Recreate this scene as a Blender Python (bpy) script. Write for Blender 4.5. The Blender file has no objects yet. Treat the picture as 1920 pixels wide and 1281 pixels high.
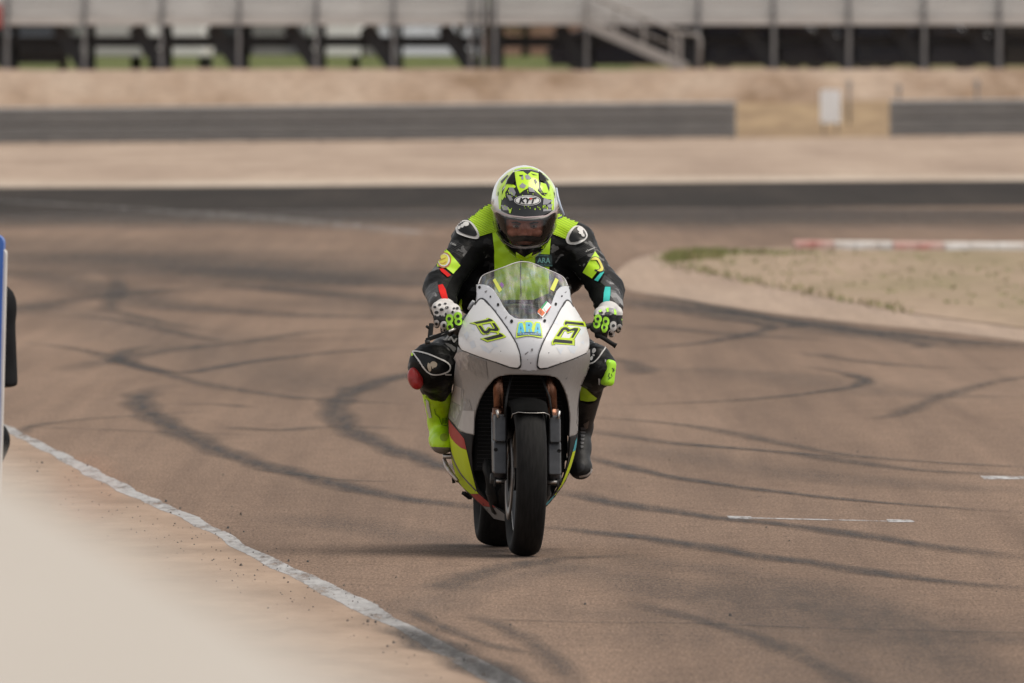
import bpy, bmesh, math, random
import numpy as np
from mathutils import Vector, Matrix
from mathutils.bvhtree import BVHTree

random.seed(7)
RNG = np.random.default_rng(7)
SC = bpy.context.scene
COL = SC.collection
R = math.radians

# ------------------------------------------------------------------ camera
FPX, CX, CY, HOR, CAMH = 32000.0, 960.0, 640.5, 145.0, 1.87     # 600 mm lens on 36 mm, photograph pixels
cam = bpy.data.cameras.new('camera')
cam.lens, cam.sensor_width = 600.0, 36.0
cam.clip_start, cam.clip_end = 0.5, 9000
cam.dof.use_dof = True
cam.dof.focus_distance = 66.95
cam.dof.aperture_fstop = 12.5
camo = bpy.data.objects.new('camera', cam)
COL.objects.link(camo)
PITCH = math.atan((CY - HOR) / FPX)
camo.location = (0, 0, CAMH)
camo.rotation_euler = (math.pi / 2 - PITCH, 0, 0)
SC.camera = camo
CAMP = Vector((0, 0, CAMH))

# ------------------------------------------------------------------ sky, sun, exposure
SUN_EL, SUN_AZ = R(62), R(100)         # azimuth clockwise from +Y (away from the camera) towards +X
w = bpy.data.worlds.new('World')
SC.world = w
w.use_nodes = True
nt = w.node_tree
bg = nt.nodes['Background']
sky = nt.nodes.new('ShaderNodeTexSky')
sky.sky_type = 'NISHITA'
sky.sun_disc = False
sky.sun_elevation = SUN_EL
sky.sun_rotation = SUN_AZ
sky.air_density = 1.0
sky.dust_density = 1.2
sky.ozone_density = 1.0
hs = nt.nodes.new('ShaderNodeHueSaturation')      # thin overcast: greyer than a clear sky
hs.inputs['Saturation'].default_value = 0.10
nt.links.new(sky.outputs[0], hs.inputs['Color'])
nt.links.new(hs.outputs[0], bg.inputs[0])
bg.inputs[1].default_value = 0.11
sun = bpy.data.lights.new('sun', 'SUN')
sun.energy = 1.5
sun.angle = R(42)
sun.color = (1.0, 0.90, 0.77)
suno = bpy.data.objects.new('sun', sun)
COL.objects.link(suno)
sd = Vector((math.sin(SUN_AZ) * math.cos(SUN_EL), math.cos(SUN_AZ) * math.cos(SUN_EL), math.sin(SUN_EL)))
suno.rotation_euler = sd.to_track_quat('Z', 'Y').to_euler()
suno.location = (0, 60, 40)
SC.view_settings.view_transform = 'Standard'
SC.view_settings.look = 'None'
SC.view_settings.gamma = 1.0
SC.view_settings.use_curve_mapping = False
SC.view_settings.exposure = 0.62
SC.cycles.use_denoising = True
SC.cycles.transparent_max_bounces = 24
SC.cycles.max_bounces = 8

# ------------------------------------------------------------------ pixel -> world measuring
CAMR = Matrix.Rotation(math.pi / 2 - PITCH, 3, 'X')
def ray(px, py):
    return (CAMR @ Vector(((px - CX) / FPX, -(py - CY) / FPX, -1.0)))
def G(px, py, z=0.0):                 # point of the ground (height z) seen at a pixel
    d = ray(px, py)
    t = (z - CAMH) / d.z
    return Vector((d.x * t, d.y * t, z))
def W(px, py, D):                     # point at distance D seen at a pixel
    d = ray(px, py)
    t = D / d.y
    return Vector((d.x * t, D, CAMH + d.z * t))

# ------------------------------------------------------------------ materials
MATS = {}
def mat(name, col, rough=0.6, metal=0.0, col2=None, scale=20.0, bump=0.0, bscale=None, coat=0.0, spec=0.5, stretch=(1, 1, 1), detail=4, lo=0.35, hi=0.65, alpha=None):
    if name in MATS:
        return MATS[name]
    m = bpy.data.materials.new(name)
    m.use_nodes = True
    t = m.node_tree
    b = t.nodes['Principled BSDF']
    b.inputs['Base Color'].default_value = (*col, 1)
    b.inputs['Roughness'].default_value = rough
    b.inputs['Metallic'].default_value = metal
    b.inputs['Specular IOR Level'].default_value = spec
    b.inputs['Coat Weight'].default_value = coat
    b.inputs['Coat Roughness'].default_value = 0.12
    if alpha is not None:
        b.inputs['Alpha'].default_value = alpha
    if col2 or bump:
        tc = t.nodes.new('ShaderNodeTexCoord')
        mp = t.nodes.new('ShaderNodeMapping')
        mp.inputs['Scale'].default_value = stretch
        t.links.new(tc.outputs['Object'], mp.inputs[0])
    if col2:
        n = t.nodes.new('ShaderNodeTexNoise')
        n.inputs['Scale'].default_value = scale
        n.inputs['Detail'].default_value = detail
        t.links.new(mp.outputs[0], n.inputs['Vector'])
        r = t.nodes.new('ShaderNodeValToRGB')
        r.color_ramp.elements[0].position = lo
        r.color_ramp.elements[1].position = hi
        r.color_ramp.elements[0].color = (*col, 1)
        r.color_ramp.elements[1].color = (*col2, 1)
        t.links.new(n.outputs['Fac'], r.inputs[0])
        t.links.new(r.outputs[0], b.inputs['Base Color'])
    if bump:
        n2 = t.nodes.new('ShaderNodeTexNoise')
        n2.inputs['Scale'].default_value = bscale or scale
        n2.inputs['Detail'].default_value = 5
        t.links.new(mp.outputs[0], n2.inputs['Vector'])
        bp = t.nodes.new('ShaderNodeBump')
        bp.inputs['Strength'].default_value = bump
        bp.inputs['Distance'].default_value = 0.01
        t.links.new(n2.outputs['Fac'], bp.inputs['Height'])
        t.links.new(bp.outputs[0], b.inputs['Normal'])
    MATS[name] = m
    return m

def node_mat(name):
    m = bpy.data.materials.new(name)
    m.use_nodes = True
    t = m.node_tree
    return m, t, t.nodes['Principled BSDF'], (lambda k: t.nodes.new('ShaderNode' + k)), t.links.new

def noise(t, L, vec, scale, detail=4, rough=0.55, stretch=None):
    if stretch:
        mp = t.nodes.new('ShaderNodeMapping')
        mp.inputs['Scale'].default_value = stretch
        L(vec, mp.inputs[0])
        vec = mp.outputs[0]
    n = t.nodes.new('ShaderNodeTexNoise')
    n.inputs['Scale'].default_value = scale
    n.inputs['Detail'].default_value = detail
    n.inputs['Roughness'].default_value = rough
    L(vec, n.inputs['Vector'])
    return n.outputs['Fac']

def ramp(t, L, fac, stops, const=False):
    r = t.nodes.new('ShaderNodeValToRGB')
    cr = r.color_ramp
    if const:
        cr.interpolation = 'CONSTANT'
    while len(cr.elements) < len(stops):
        cr.elements.new(0.5)
    for e, (p, c) in zip(cr.elements, stops):
        e.position = p
        e.color = (*c, 1) if len(c) == 3 else c
    L(fac, r.inputs[0])
    return r.outputs[0]

def mix(t, L, fac, a, b, mode='MIX'):
    n = t.nodes.new('ShaderNodeMix')
    n.data_type = 'RGBA'
    n.blend_type = mode
    for s, v in ((0, fac), (6, a), (7, b)):
        if hasattr(v, 'default_value') or hasattr(v, 'is_output'):
            L(v, n.inputs[s])
        else:
            n.inputs[s].default_value = v if s == 0 else (*v, 1)
    return n.outputs[2]

# ------------------------------------------------------------------ mesh helpers
def setp(o, label=None, cat=None, group=None, kind=None):
    for k, v in (('label', label), ('category', cat), ('group', group), ('kind', kind)):
        if v:
            o[k] = v
    return o

def obj(name, verts, faces, m=None, parent=None, smooth=False, mats=None, fmat=None):
    me = bpy.data.meshes.new(name)
    me.from_pydata([tuple(v) for v in verts], [], [tuple(f) for f in faces])
    for mm in (mats or ([m] if m else [])):
        me.materials.append(mm)
    if fmat is not None:
        me.polygons.foreach_set('material_index', np.asarray(fmat, dtype=np.int32))
    if smooth:
        me.polygons.foreach_set('use_smooth', [True] * len(me.polygons))
    me.update()
    o = bpy.data.objects.new(name, me)
    COL.objects.link(o)
    if parent:
        o.parent = parent
    return o

def link(name, me, parent=None):
    o = bpy.data.objects.new(name, me)
    COL.objects.link(o)
    if parent:
        o.parent = parent
    return o

def empty(name, loc=(0, 0, 0), rz=0.0, label=None, cat=None, group=None):
    o = bpy.data.objects.new(name, None)
    COL.objects.link(o)
    o.location = loc
    o.rotation_euler = (0, 0, rz)
    return setp(o, label, cat, group)

class MB:                              # collects pieces of one mesh
    def __init__(s):
        s.v, s.f = [], []
    def add(s, v, f):
        n = len(s.v)
        s.v += [tuple(p) for p in v]
        s.f += [tuple(i + n for i in q) for q in f]
        return s
    def box(s, c, d, rot=None):
        p = []
        for x in (-1, 1):
            for y in (-1, 1):
                for z in (-1, 1):
                    q = Vector((x * d[0] / 2, y * d[1] / 2, z * d[2] / 2))
                    if rot is not None:
                        q = rot @ q
                    p.append(q + Vector(c))
        return s.add(p, [(0, 1, 3, 2), (4, 6, 7, 5), (0, 4, 5, 1), (2, 3, 7, 6), (0, 2, 6, 4), (1, 5, 7, 3)])
    def beam(s, a, b, wd, ht, up=(0, 0, 1)):   # box from a to b
        a, b = Vector(a), Vector(b)
        d = b - a
        y = d.normalized()
        x = y.cross(Vector(up))
        if x.length < 1e-4:
            x = y.cross(Vector((0, 1, 0)))
        x.normalize()
        z = x.cross(y)
        m = Matrix((x, y, z)).transposed()
        return s.box((a + b) / 2, (wd, d.length, ht), m)
    def tube(s, pts, rad, n=10, cap=True):
        pts = [Vector(p) for p in pts]
        if not hasattr(rad, '__len__'):
            rad = [rad] * len(pts)
        v, f = [], []
        up = Vector((0, 0, 1))
        for i, p in enumerate(pts):
            d = (pts[min(i + 1, len(pts) - 1)] - pts[max(i - 1, 0)]).normalized()
            x = d.cross(up)
            if x.length < 1e-3:
                x = d.cross(Vector((0, 1, 0)))
            x.normalize()
            y = x.cross(d)
            for k in range(n):
                a = 2 * math.pi * k / n
                v.append(p + (x * math.cos(a) + y * math.sin(a)) * rad[i])
        for i in range(len(pts) - 1):
            for k in range(n):
                f.append((i * n + k, i * n + (k + 1) % n, (i + 1) * n + (k + 1) % n, (i + 1) * n + k))
        if cap:
            f.append(tuple(range(n))[::-1])
            f.append(tuple((len(pts) - 1) * n + k for k in range(n)))
        return s.add(v, f)
    def lathe(s, prof, c, n=48, axis='x', closed=True, a0=0.0, a1=2 * math.pi):
        # prof: (offset along axis, radius)
        v, f = [], []
        full = abs(a1 - a0 - 2 * math.pi) < 1e-6
        m = n if full else n + 1
        for k in range(m):
            a = a0 + (a1 - a0) * k / n
            for (h, r) in prof:
                if axis == 'x':
                    q = (h, r * math.cos(a), r * math.sin(a))
                elif axis == 'z':
                    q = (r * math.cos(a), r * math.sin(a), h)
                else:
                    q = (r * math.cos(a), h, r * math.sin(a))
                v.append(Vector(q) + Vector(c))
        P = len(prof)
        for k in range(n):
            k2 = (k + 1) % m
            for i in range(P if closed else P - 1):
                j = (i + 1) % P
                f.append((k * P + i, k * P + j, k2 * P + j, k2 * P + i))
        return s.add(v, f)
    def build(s, name, m, parent=None, smooth=False, bevel=0.0):
        o = obj(name, s.v, s.f, m, parent, smooth)
        if bevel:
            bv = o.modifiers.new('bevel', 'BEVEL')
            bv.width = bevel
            bv.segments = 2
            bv.limit_method = 'ANGLE'
        return o

def smooth_angle(o, a=40):
    me = o.data
    me.polygons.foreach_set('use_smooth', [True] * len(me.polygons))
    try:
        me.set_sharp_from_angle(angle=R(a))
    except Exception:
        pass
    return o

def catmull(pts, n):
    P = np.array(pts, float)
    P = np.vstack([2 * P[0] - P[1], P, 2 * P[-1] - P[-2]])
    out = []
    for i in range(1, len(P) - 2):
        t = np.linspace(0, 1, n, endpoint=False)[:, None]
        a, b, c, d = P[i - 1], P[i], P[i + 1], P[i + 2]
        out.append(.5 * (2 * b + (c - a) * t + (2 * a - 5 * b + 4 * c - d) * t ** 2 + (3 * b - a - 3 * c + d) * t ** 3))
    out.append(P[-2][None])
    return np.vstack(out)

# ------------------------------------------------------------------ signed distance bodies
def surface_nets(fn, lo, hi, h):
    lo, hi = np.array(lo, float), np.array(hi, float)
    n = np.ceil((hi - lo) / h).astype(int) + 1
    ax = [lo[i] + h * np.arange(n[i]) for i in range(3)]
    g = np.stack(np.meshgrid(*ax, indexing='ij'), -1).reshape(-1, 3).astype(np.float32)
    V = fn(g).reshape(n)
    ins = V < 0
    c = [(i, j, k) for i in (0, 1) for j in (0, 1) for k in (0, 1)]
    sl = lambda o: tuple(slice(o[a], n[a] - 1 + o[a]) for a in range(3))
    cnt = sum(ins[sl(o)].astype(np.int8) for o in c)
    cell = (cnt > 0) & (cnt < 8)
    idx = -np.ones(cell.shape, int)
    ii = np.argwhere(cell)
    idx[cell] = np.arange(len(ii))
    acc = np.zeros((len(ii), 3))
    num = np.zeros(len(ii))
    for a in range(len(c)):
        for b in range(a + 1, len(c)):
            da = np.array(c[b]) - np.array(c[a])
            if np.abs(da).sum() != 1:
                continue
            va = V[tuple((ii + c[a]).T)]
            vb = V[tuple((ii + c[b]).T)]
            mk = (va < 0) != (vb < 0)
            t = np.where(mk, va / np.where(mk, va - vb, 1), 0)
            acc += np.where(mk[:, None], np.array(c[a]) + t[:, None] * da, 0)
            num += mk
    verts = lo + h * (ii + acc / num[:, None])
    faces = []
    for a in range(3):
        b, d = (a + 1) % 3, (a + 2) % 3
        s0 = [slice(None)] * 3
        s1 = [slice(None)] * 3
        s0[a], s1[a] = slice(0, n[a] - 1), slice(1, n[a])
        x = ins[tuple(s0)] != ins[tuple(s1)]
        e = np.argwhere(x)
        e = e[(e[:, b] > 0) & (e[:, b] < n[b] - 1) & (e[:, d] > 0) & (e[:, d] < n[d] - 1)]
        sign = ins[tuple(s0)][tuple(e.T)]
        ub, ud = np.zeros(3, int), np.zeros(3, int)
        ub[b], ud[d] = 1, 1
        q = np.stack([idx[tuple((e - ub - ud).T)], idx[tuple((e - ud).T)], idx[tuple(e.T)], idx[tuple((e - ub).T)]], 1)
        q[~sign] = q[~sign][:, ::-1]
        faces.append(q)
    return verts, np.vstack(faces)

def capsule(p, a, b, ra, rb):
    a, b = np.array(a, np.float32), np.array(b, np.float32)
    ab = b - a
    t = np.clip((p - a) @ ab / max(ab @ ab, 1e-9), 0, 1)
    return np.linalg.norm(p - (a + t[:, None] * ab), axis=1) - (ra + (rb - ra) * t)
def ellip(p, c, r, rot=None):
    q = p - np.array(c, np.float32)
    if rot is not None:
        q = q @ np.array(rot, np.float32)      # columns are the local axes
    r = np.array(r, np.float32)
    k0 = np.linalg.norm(q / r, axis=1)
    k1 = np.linalg.norm(q / (r * r), axis=1) + 1e-9
    return k0 * (k0 - 1) / k1
def rbox(p, c, r, rad, rot=None):
    q = p - np.array(c, np.float32)
    if rot is not None:
        q = q @ np.array(rot, np.float32)
    d = np.abs(q) - (np.array(r, np.float32) - rad)
    return np.linalg.norm(np.maximum(d, 0), axis=1) + np.minimum(d.max(1), 0) - rad
def smin(a, b, k):
    h = np.clip(.5 + .5 * (b - a) / k, 0, 1)
    return b + (a - b) * h - k * h * (1 - h)
def sdf_union(prims, k):
    def fn(p):
        d = None
        for f in prims:
            e = f(p)
            d = e if d is None else smin(d, e, k)
        return d
    return fn
def relax(v, f, it=2):
    v = v.copy()
    e = np.vstack([f[:, [0, 1]], f[:, [1, 2]], f[:, [2, 3]], f[:, [3, 0]]])
    for _ in range(it):
        s = np.zeros_like(v)
        c = np.zeros(len(v))
        np.add.at(s, e[:, 0], v[e[:, 1]])
        np.add.at(s, e[:, 1], v[e[:, 0]])
        np.add.at(c, e[:, 0], 1)
        np.add.at(c, e[:, 1], 1)
        v = .5 * v + .5 * s / np.maximum(c, 1)[:, None]
    return v
def sdf_obj(name, fn, lo, hi, h, m, parent, it=2, mats=None, pick=None):
    v, f = surface_nets(fn, lo, hi, h)
    v = relax(v, f, it)
    fm = pick(v[f].mean(1)) if pick else None
    return obj(name, v, f, m, parent, True, mats, fm)

# ================================================================== THE SETTING
def coords(N):
    return N('TexCoord').outputs['Object']

def dirt_material(name, base, dark, pale):
    m, t, b, N, L = node_mat(name)
    g = N('NewGeometry').outputs['Position']
    n1 = noise(t, L, g, 0.35, 6, .6, (1, .12, 1))
    n2 = noise(t, L, g, 3.0, 5, .65, (1, .25, 1))
    n3 = noise(t, L, g, 90, 3, .7)
    c = ramp(t, L, n1, [(.33, dark), (.5, base), (.68, pale)])
    c2 = ramp(t, L, n2, [(.3, (.72, .70, .68)), (.7, (1.12, 1.1, 1.08))])
    c3 = ramp(t, L, n3, [(.25, (.8, .79, .78)), (.75, (1.15, 1.15, 1.15))])
    c = mix(t, L, 1.0, c, c2, 'MULTIPLY')
    c = mix(t, L, 1.0, c, c3, 'MULTIPLY')
    L(c, b.inputs['Base Color'])
    b.inputs['Roughness'].default_value = .95
    b.inputs['Specular IOR Level'].default_value = .15
    return m

def asphalt_material(name, base, dark, pale, spec=.25):
    m, t, b, N, L = node_mat(name)
    g = N('NewGeometry').outputs['Position']
    blotch = noise(t, L, g, .5, 6, .62, (1, .06, 1))        # wear drawn out along the driving line
    streak = noise(t, L, g, 5.0, 4, .6, (1, .012, 1))
    mid = noise(t, L, g, 6.0, 6, .7, (1, .45, 1))
    grain = noise(t, L, g, 95, 3, .9, (1, .07, 1))
    c = ramp(t, L, blotch, [(.28, dark), (.5, base), (.72, pale)])
    c = mix(t, L, 1.0, c, ramp(t, L, streak, [(.3, (.86, .86, .87)), (.7, (1.1, 1.09, 1.08))]), 'MULTIPLY')
    c = mix(t, L, 1.0, c, ramp(t, L, mid, [(.3, (.87, .87, .87)), (.7, (1.1, 1.1, 1.1))]), 'MULTIPLY')
    c = mix(t, L, 1.0, c, ramp(t, L, grain, [(.30, (.45, .45, .46)), (.5, (1., 1., 1.)), (.70, (1.6, 1.57, 1.52))]), 'MULTIPLY')
    L(c, b.inputs['Base Color'])
    b.inputs['Roughness'].default_value = .9
    b.inputs['Specular IOR Level'].default_value = spec
    bp = N('Bump')
    bp.inputs['Strength'].default_value = .35
    bp.inputs['Distance'].default_value = .004
    L(grain, bp.inputs['Height'])
    L(bp.outputs[0], b.inputs['Normal'])
    return m

M_DIRT = dirt_material('dusty_dirt', (.40, .31, .245), (.31, .235, .185), (.47, .375, .30))
M_BANK = dirt_material('bank_dirt', (.37, .275, .205), (.22, .145, .09), (.44, .345, .27))
M_VERGE = dirt_material('pale_verge', (.36, .27, .205), (.29, .21, .16), (.42, .33, .26))
M_TRACK = asphalt_material('brown_asphalt', (.204, .144, .108), (.146, .104, .080), (.258, .184, .138), .05)
M_DARK = asphalt_material('dark_asphalt', (.040, .0345, .031), (.030, .0265, .024), (.056, .047, .041), .04)
M_APRON = asphalt_material('dusty_concrete', (.355, .272, .212), (.29, .215, .165), (.41, .32, .255), .05)
M_DRYGRASS = dirt_material('dry_turf', (.36, .275, .20), (.29, .235, .15), (.42, .32, .245))
M_LAWN = mat('lawn', (.075, .09, .025), .9, col2=(.13, .145, .05), scale=2.5, stretch=(1, .3, 1), spec=.1)

def sheet(name, pts, m, z, parent=None, step=None):
    bm = bmesh.new()
    vs = [bm.verts.new((p[0], p[1], z)) for p in pts]
    bm.faces.new(vs)
    bmesh.ops.triangulate(bm, faces=bm.faces[:])
    bmesh.ops.recalc_face_normals(bm, faces=bm.faces[:])
    for f in bm.faces:
        if f.normal.z < 0:
            f.normal_flip()
    me = bpy.data.meshes.new(name)
    bm.to_mesh(me)
    bm.free()
    me.materials.append(m)
    return link(name, me, parent)

# the ground: one sheet with the far bank behind the guardrail
BARY = 499.0
def far_slope(x):
    return max(-.22, min(.3, .0083 * x + .045))
def ground_z(x, y):
    if y < 318:
        return 0.0
    a = min(1, (y - 318) / (BARY - 318))
    z = far_slope(x) * a
    if y > 501:
        u = min(1, (y - 501) / 25)
        z = z * (1 - u) + 2.1 * (u * u * (3 - 2 * u)) ** .8
    if y > 558:
        u = min(1, (y - 558) / 45)
        z += .55 * (u * u * (3 - 2 * u))
    return z
ys = [-400, -50, 0, 20, 60, 120, 200, 290, 318] + list(np.arange(330, 499, 14)) + list(np.arange(499, 530, 1.5)) + [535, 545, 558, 565, 572, 580, 590, 603, 640, 720, 900, 1500, 4000]
xs = [-3000, -800, -250, -90, -60] + list(np.arange(-44, 45, 2.0)) + [60, 90, 250, 800, 3000]
gv = [(x, y, ground_z(x, y) - .015 + (random.uniform(-.05, .06) if 503 < y < 560 and abs(x) < 50 else 0)) for y in ys for x in xs]
nxs = len(xs)
gf, gm = [], []
for j in range(len(ys) - 1):
    for i in range(nxs - 1):
        gf.append((j * nxs + i, j * nxs + i + 1, (j + 1) * nxs + i + 1, (j + 1) * nxs + i))
        xm = (xs[i] + xs[i + 1]) / 2
        if ys[j] >= 558:
            gm.append(2 if xm < 3.5 else 4)
        elif ys[j] >= 499:
            gm.append(3 if (6.2 < xm < 12.5 and ys[j] < 512) else 1)
        else:
            gm.append(0)
ground = obj('ground', gv, gf, None, None, True, [M_DIRT, M_BANK, M_LAWN, mat('straw_bank', (.34, .245, .15), .95, col2=(.25, .175, .11), scale=1.2, stretch=(1, .3, 2), spec=.1), mat('dry_lawn', (.10, .10, .045), .9, col2=(.22, .18, .08), scale=.9, spec=.1)], gm)
setp(ground, kind='structure')

# the brown paved paddock / track surface
edge_n = catmull([tuple(G(px, py)[:2]) for px, py in ((-260, 352), (0, 352), (480, 350), (960, 346), (1400, 342), (1920, 339), (2200, 337))], 6)
track = sheet('track', [(70, -30), (70, edge_n[-1][1])] + [tuple(p) for p in edge_n[::-1]] + [(-70, edge_n[0][1]), (-70, -30)], M_TRACK, 0.0)
setp(track, kind='structure')

# newer, darker asphalt across the far side
near_d = catmull([tuple(G(px, py)[:2]) for px, py in ((-260, 404), (0, 402), (250, 397), (500, 393), (960, 391), (1400, 389), (1920, 387), (2200, 386))], 6)
dk = sheet('dark_asphalt', [(p[0], p[1] - .3) for p in edge_n] + [tuple(p) for p in near_d[::-1]], M_DARK, .004)
setp(dk, kind='structure')

lipw = sheet('gravel_edge', [tuple(p) for p in edge_n] + [(p[0] * 1.05, p[1] + 16) for p in edge_n[::-1]], dirt_material('pale_gravel', (.52, .44, .365), (.44, .36, .29), (.58, .50, .42)), .006)
setp(lipw, kind='structure')
# pale dusty verge left of the painted edge line
up = [(30, 805), (165, 872), (280, 930), (380, 975), (480, 1030), (600, 1085), (700, 1130), (750, 1162), (875, 1225), (950, 1260)]
dn = [(30, 820), (150, 887), (250, 935), (320, 965), (400, 1005), (480, 1052), (550, 1087), (650, 1140), (740, 1180), (850, 1245), (915, 1280)]
def extend(P, a, b):
    P = [Vector(p) for p in P]
    d0 = (P[0] - P[2]).normalized()
    d1 = (P[-1] - P[-3]).normalized()
    return [P[0] + d0 * a] + P + [P[-1] + d1 * b]
UL = extend([G(*p) for p in up], 40, 45)
DL = extend([G(*p) for p in dn], 40, 45)
UL = catmull([(p.x, p.y) for p in UL], 8)
DL = catmull([(p.x, p.y) for p in DL], 8)
def at_y(P, y):
    o = np.argsort(P[:, 1])
    return float(np.interp(y, P[o, 1], P[o, 0]))
yy = np.arange(-30, 128, 1.0)
mid = [((at_y(UL, y) + at_y(DL, y)) / 2, y) for y in yy]
verge = sheet('verge', mid + [(-75, 128), (-75, -30)], M_VERGE, .0008)
setp(verge, kind='structure')

# paint with worn, dusty patches
def paint_material(name, col, wear_lo, wear_hi):
    m, t, b, N, L = node_mat(name)
    g = N('NewGeometry').outputs['Position']
    n = noise(t, L, g, 9, 7, .7, (1, .12, 1))
    n2 = noise(t, L, g, 200, 2, .7)
    c = ramp(t, L, n2, [(.3, tuple(v * .75 for v in col)), (.6, col)])
    L(c, b.inputs['Base Color'])
    b.inputs['Roughness'].default_value = .85
    a = ramp(t, L, n, [(wear_lo, (0, 0, 0)), (wear_hi, (1, 1, 1))])
    L(a, b.inputs['Alpha'])
    return m
M_PAINT = paint_material('worn_white_paint', (.50, .495, .50), .38, .56)
M_FAINT = paint_material('faint_white_paint', (.5, .47, .45), .42, .66)
lv, lf, la = [], [], []
for k, y in enumerate(np.arange(-28, 126, .5)):
    a, b2 = at_y(UL, y), at_y(DL, y)
    j = .008 * math.sin(y * 2.1) + random.uniform(-.006, .006)
    for u, e in ((-.02, 0), (.2, 1), (.5, 1), (.8, 1), (1.02, 0)):
        lv.append((b2 + (a - b2) * u + j, y, .0016))
        la.append(float(e))
    if k:
        for q in range(4):
            o_ = (k - 1) * 5 + q
            lf.append((o_, o_ + 1, o_ + 6, o_ + 5))
m, t, b, N, L = node_mat('worn_edge_paint')
g = N('NewGeometry').outputs['Position']
at = N('Attribute')
at.attribute_name = 'fade'
n = noise(t, L, g, 7, 7, .72, (1, .10, 1))
n2 = noise(t, L, g, 26, 5, .7, (1, .10, 1))
ad = N('Math')
ad.operation = 'ADD'
L(at.outputs['Fac'], ad.inputs[0])
L(n2, ad.inputs[1])
fade = ramp(t, L, ad.outputs[0], [(.72, (0, 0, 0)), (.98, (1, 1, 1))])
wear = ramp(t, L, n, [(.36, (.25, .25, .25)), (.5, (.95, .95, .95))])
L(mix(t, L, 1.0, fade, wear, 'MULTIPLY'), b.inputs['Alpha'])
L(ramp(t, L, n2, [(.3, (.24, .23, .225)), (.6, (.40, .39, .385))]), b.inputs['Base Color'])
b.inputs['Roughness'].default_value = .85
eline = obj('edge_line', lv, lf, m)
eline.data.attributes.new('fade', 'FLOAT', 'POINT').data.foreach_set('value', np.array(la, np.float32))
setp(eline, kind='structure')

def ribbon(name, pxs, width, m, parent, z=.008, n=14, taper=True, jit=.0):
    P = catmull([tuple(G(*p)[:2]) for p in pxs], n)
    v, f, att = [], [], []
    ln = len(P)
    for i in range(ln):
        d = P[min(i + 1, ln - 1)] - P[max(i - 1, 0)]
        nrm = np.array((-d[1], d[0])) / (np.linalg.norm(d) + 1e-9)
        ww = 1.25 * width * (1 + jit * math.sin(i * .37))
        e = min(1.0, min(i, ln - 1 - i) / (ln * .16)) if taper else 1.0
        for k in (-1, -.5, 0, .5, 1):
            q = P[i] + nrm * ww * .5 * k
            v.append((q[0], q[1], z))
            att.append(e * (1 - abs(k)) ** .7)
        if i:
            for k in range(4):
                a = (i - 1) * 5 + k
                f.append((a, a + 1, a + 6, a + 5))
    o = obj(name, v, f, m, parent)
    at = o.data.attributes.new('fade', 'FLOAT', 'POINT')
    at.data.foreach_set('value', np.array(att, np.float32))
    return o

def skid_material(name, col, strength):
    m, t, b, N, L = node_mat(name)
    g = N('NewGeometry').outputs['Position']
    at = N('Attribute')
    at.attribute_name = 'fade'
    n = noise(t, L, g, 14, 5, .7, (1, .05, 1))
    r = ramp(t, L, n, [(.25, (.25, .25, .25)), (.7, (1, 1, 1))])
    mu = N('Math')
    mu.operation = 'MULTIPLY'
    L(at.outputs['Fac'], mu.inputs[0])
    L(r, mu.inputs[1])
    m2 = N('Math')
    m2.operation = 'MULTIPLY'
    m2.inputs[1].default_value = strength
    L(mu.outputs[0], m2.inputs[0])
    L(m2.outputs[0], b.inputs['Alpha'])
    grain = noise(t, L, g, 240, 2, .8)
    L(ramp(t, L, grain, [(.3, tuple(v * .6 for v in col)), (.7, tuple(v * 1.4 for v in col))]), b.inputs['Base Color'])
    b.inputs['Roughness'].default_value = .8
    return m
M_SK = skid_material('tyre_rubber_marks', (.032, .028, .027), .82)
M_SK2 = skid_material('light_tyre_marks', (.045, .039, .036), .55)
M_SK3 = skid_material('rubbered_lane', (.048, .041, .037), .55)
M_SK4 = skid_material('faint_tyre_marks', (.06, .055, .052), .26)
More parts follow.
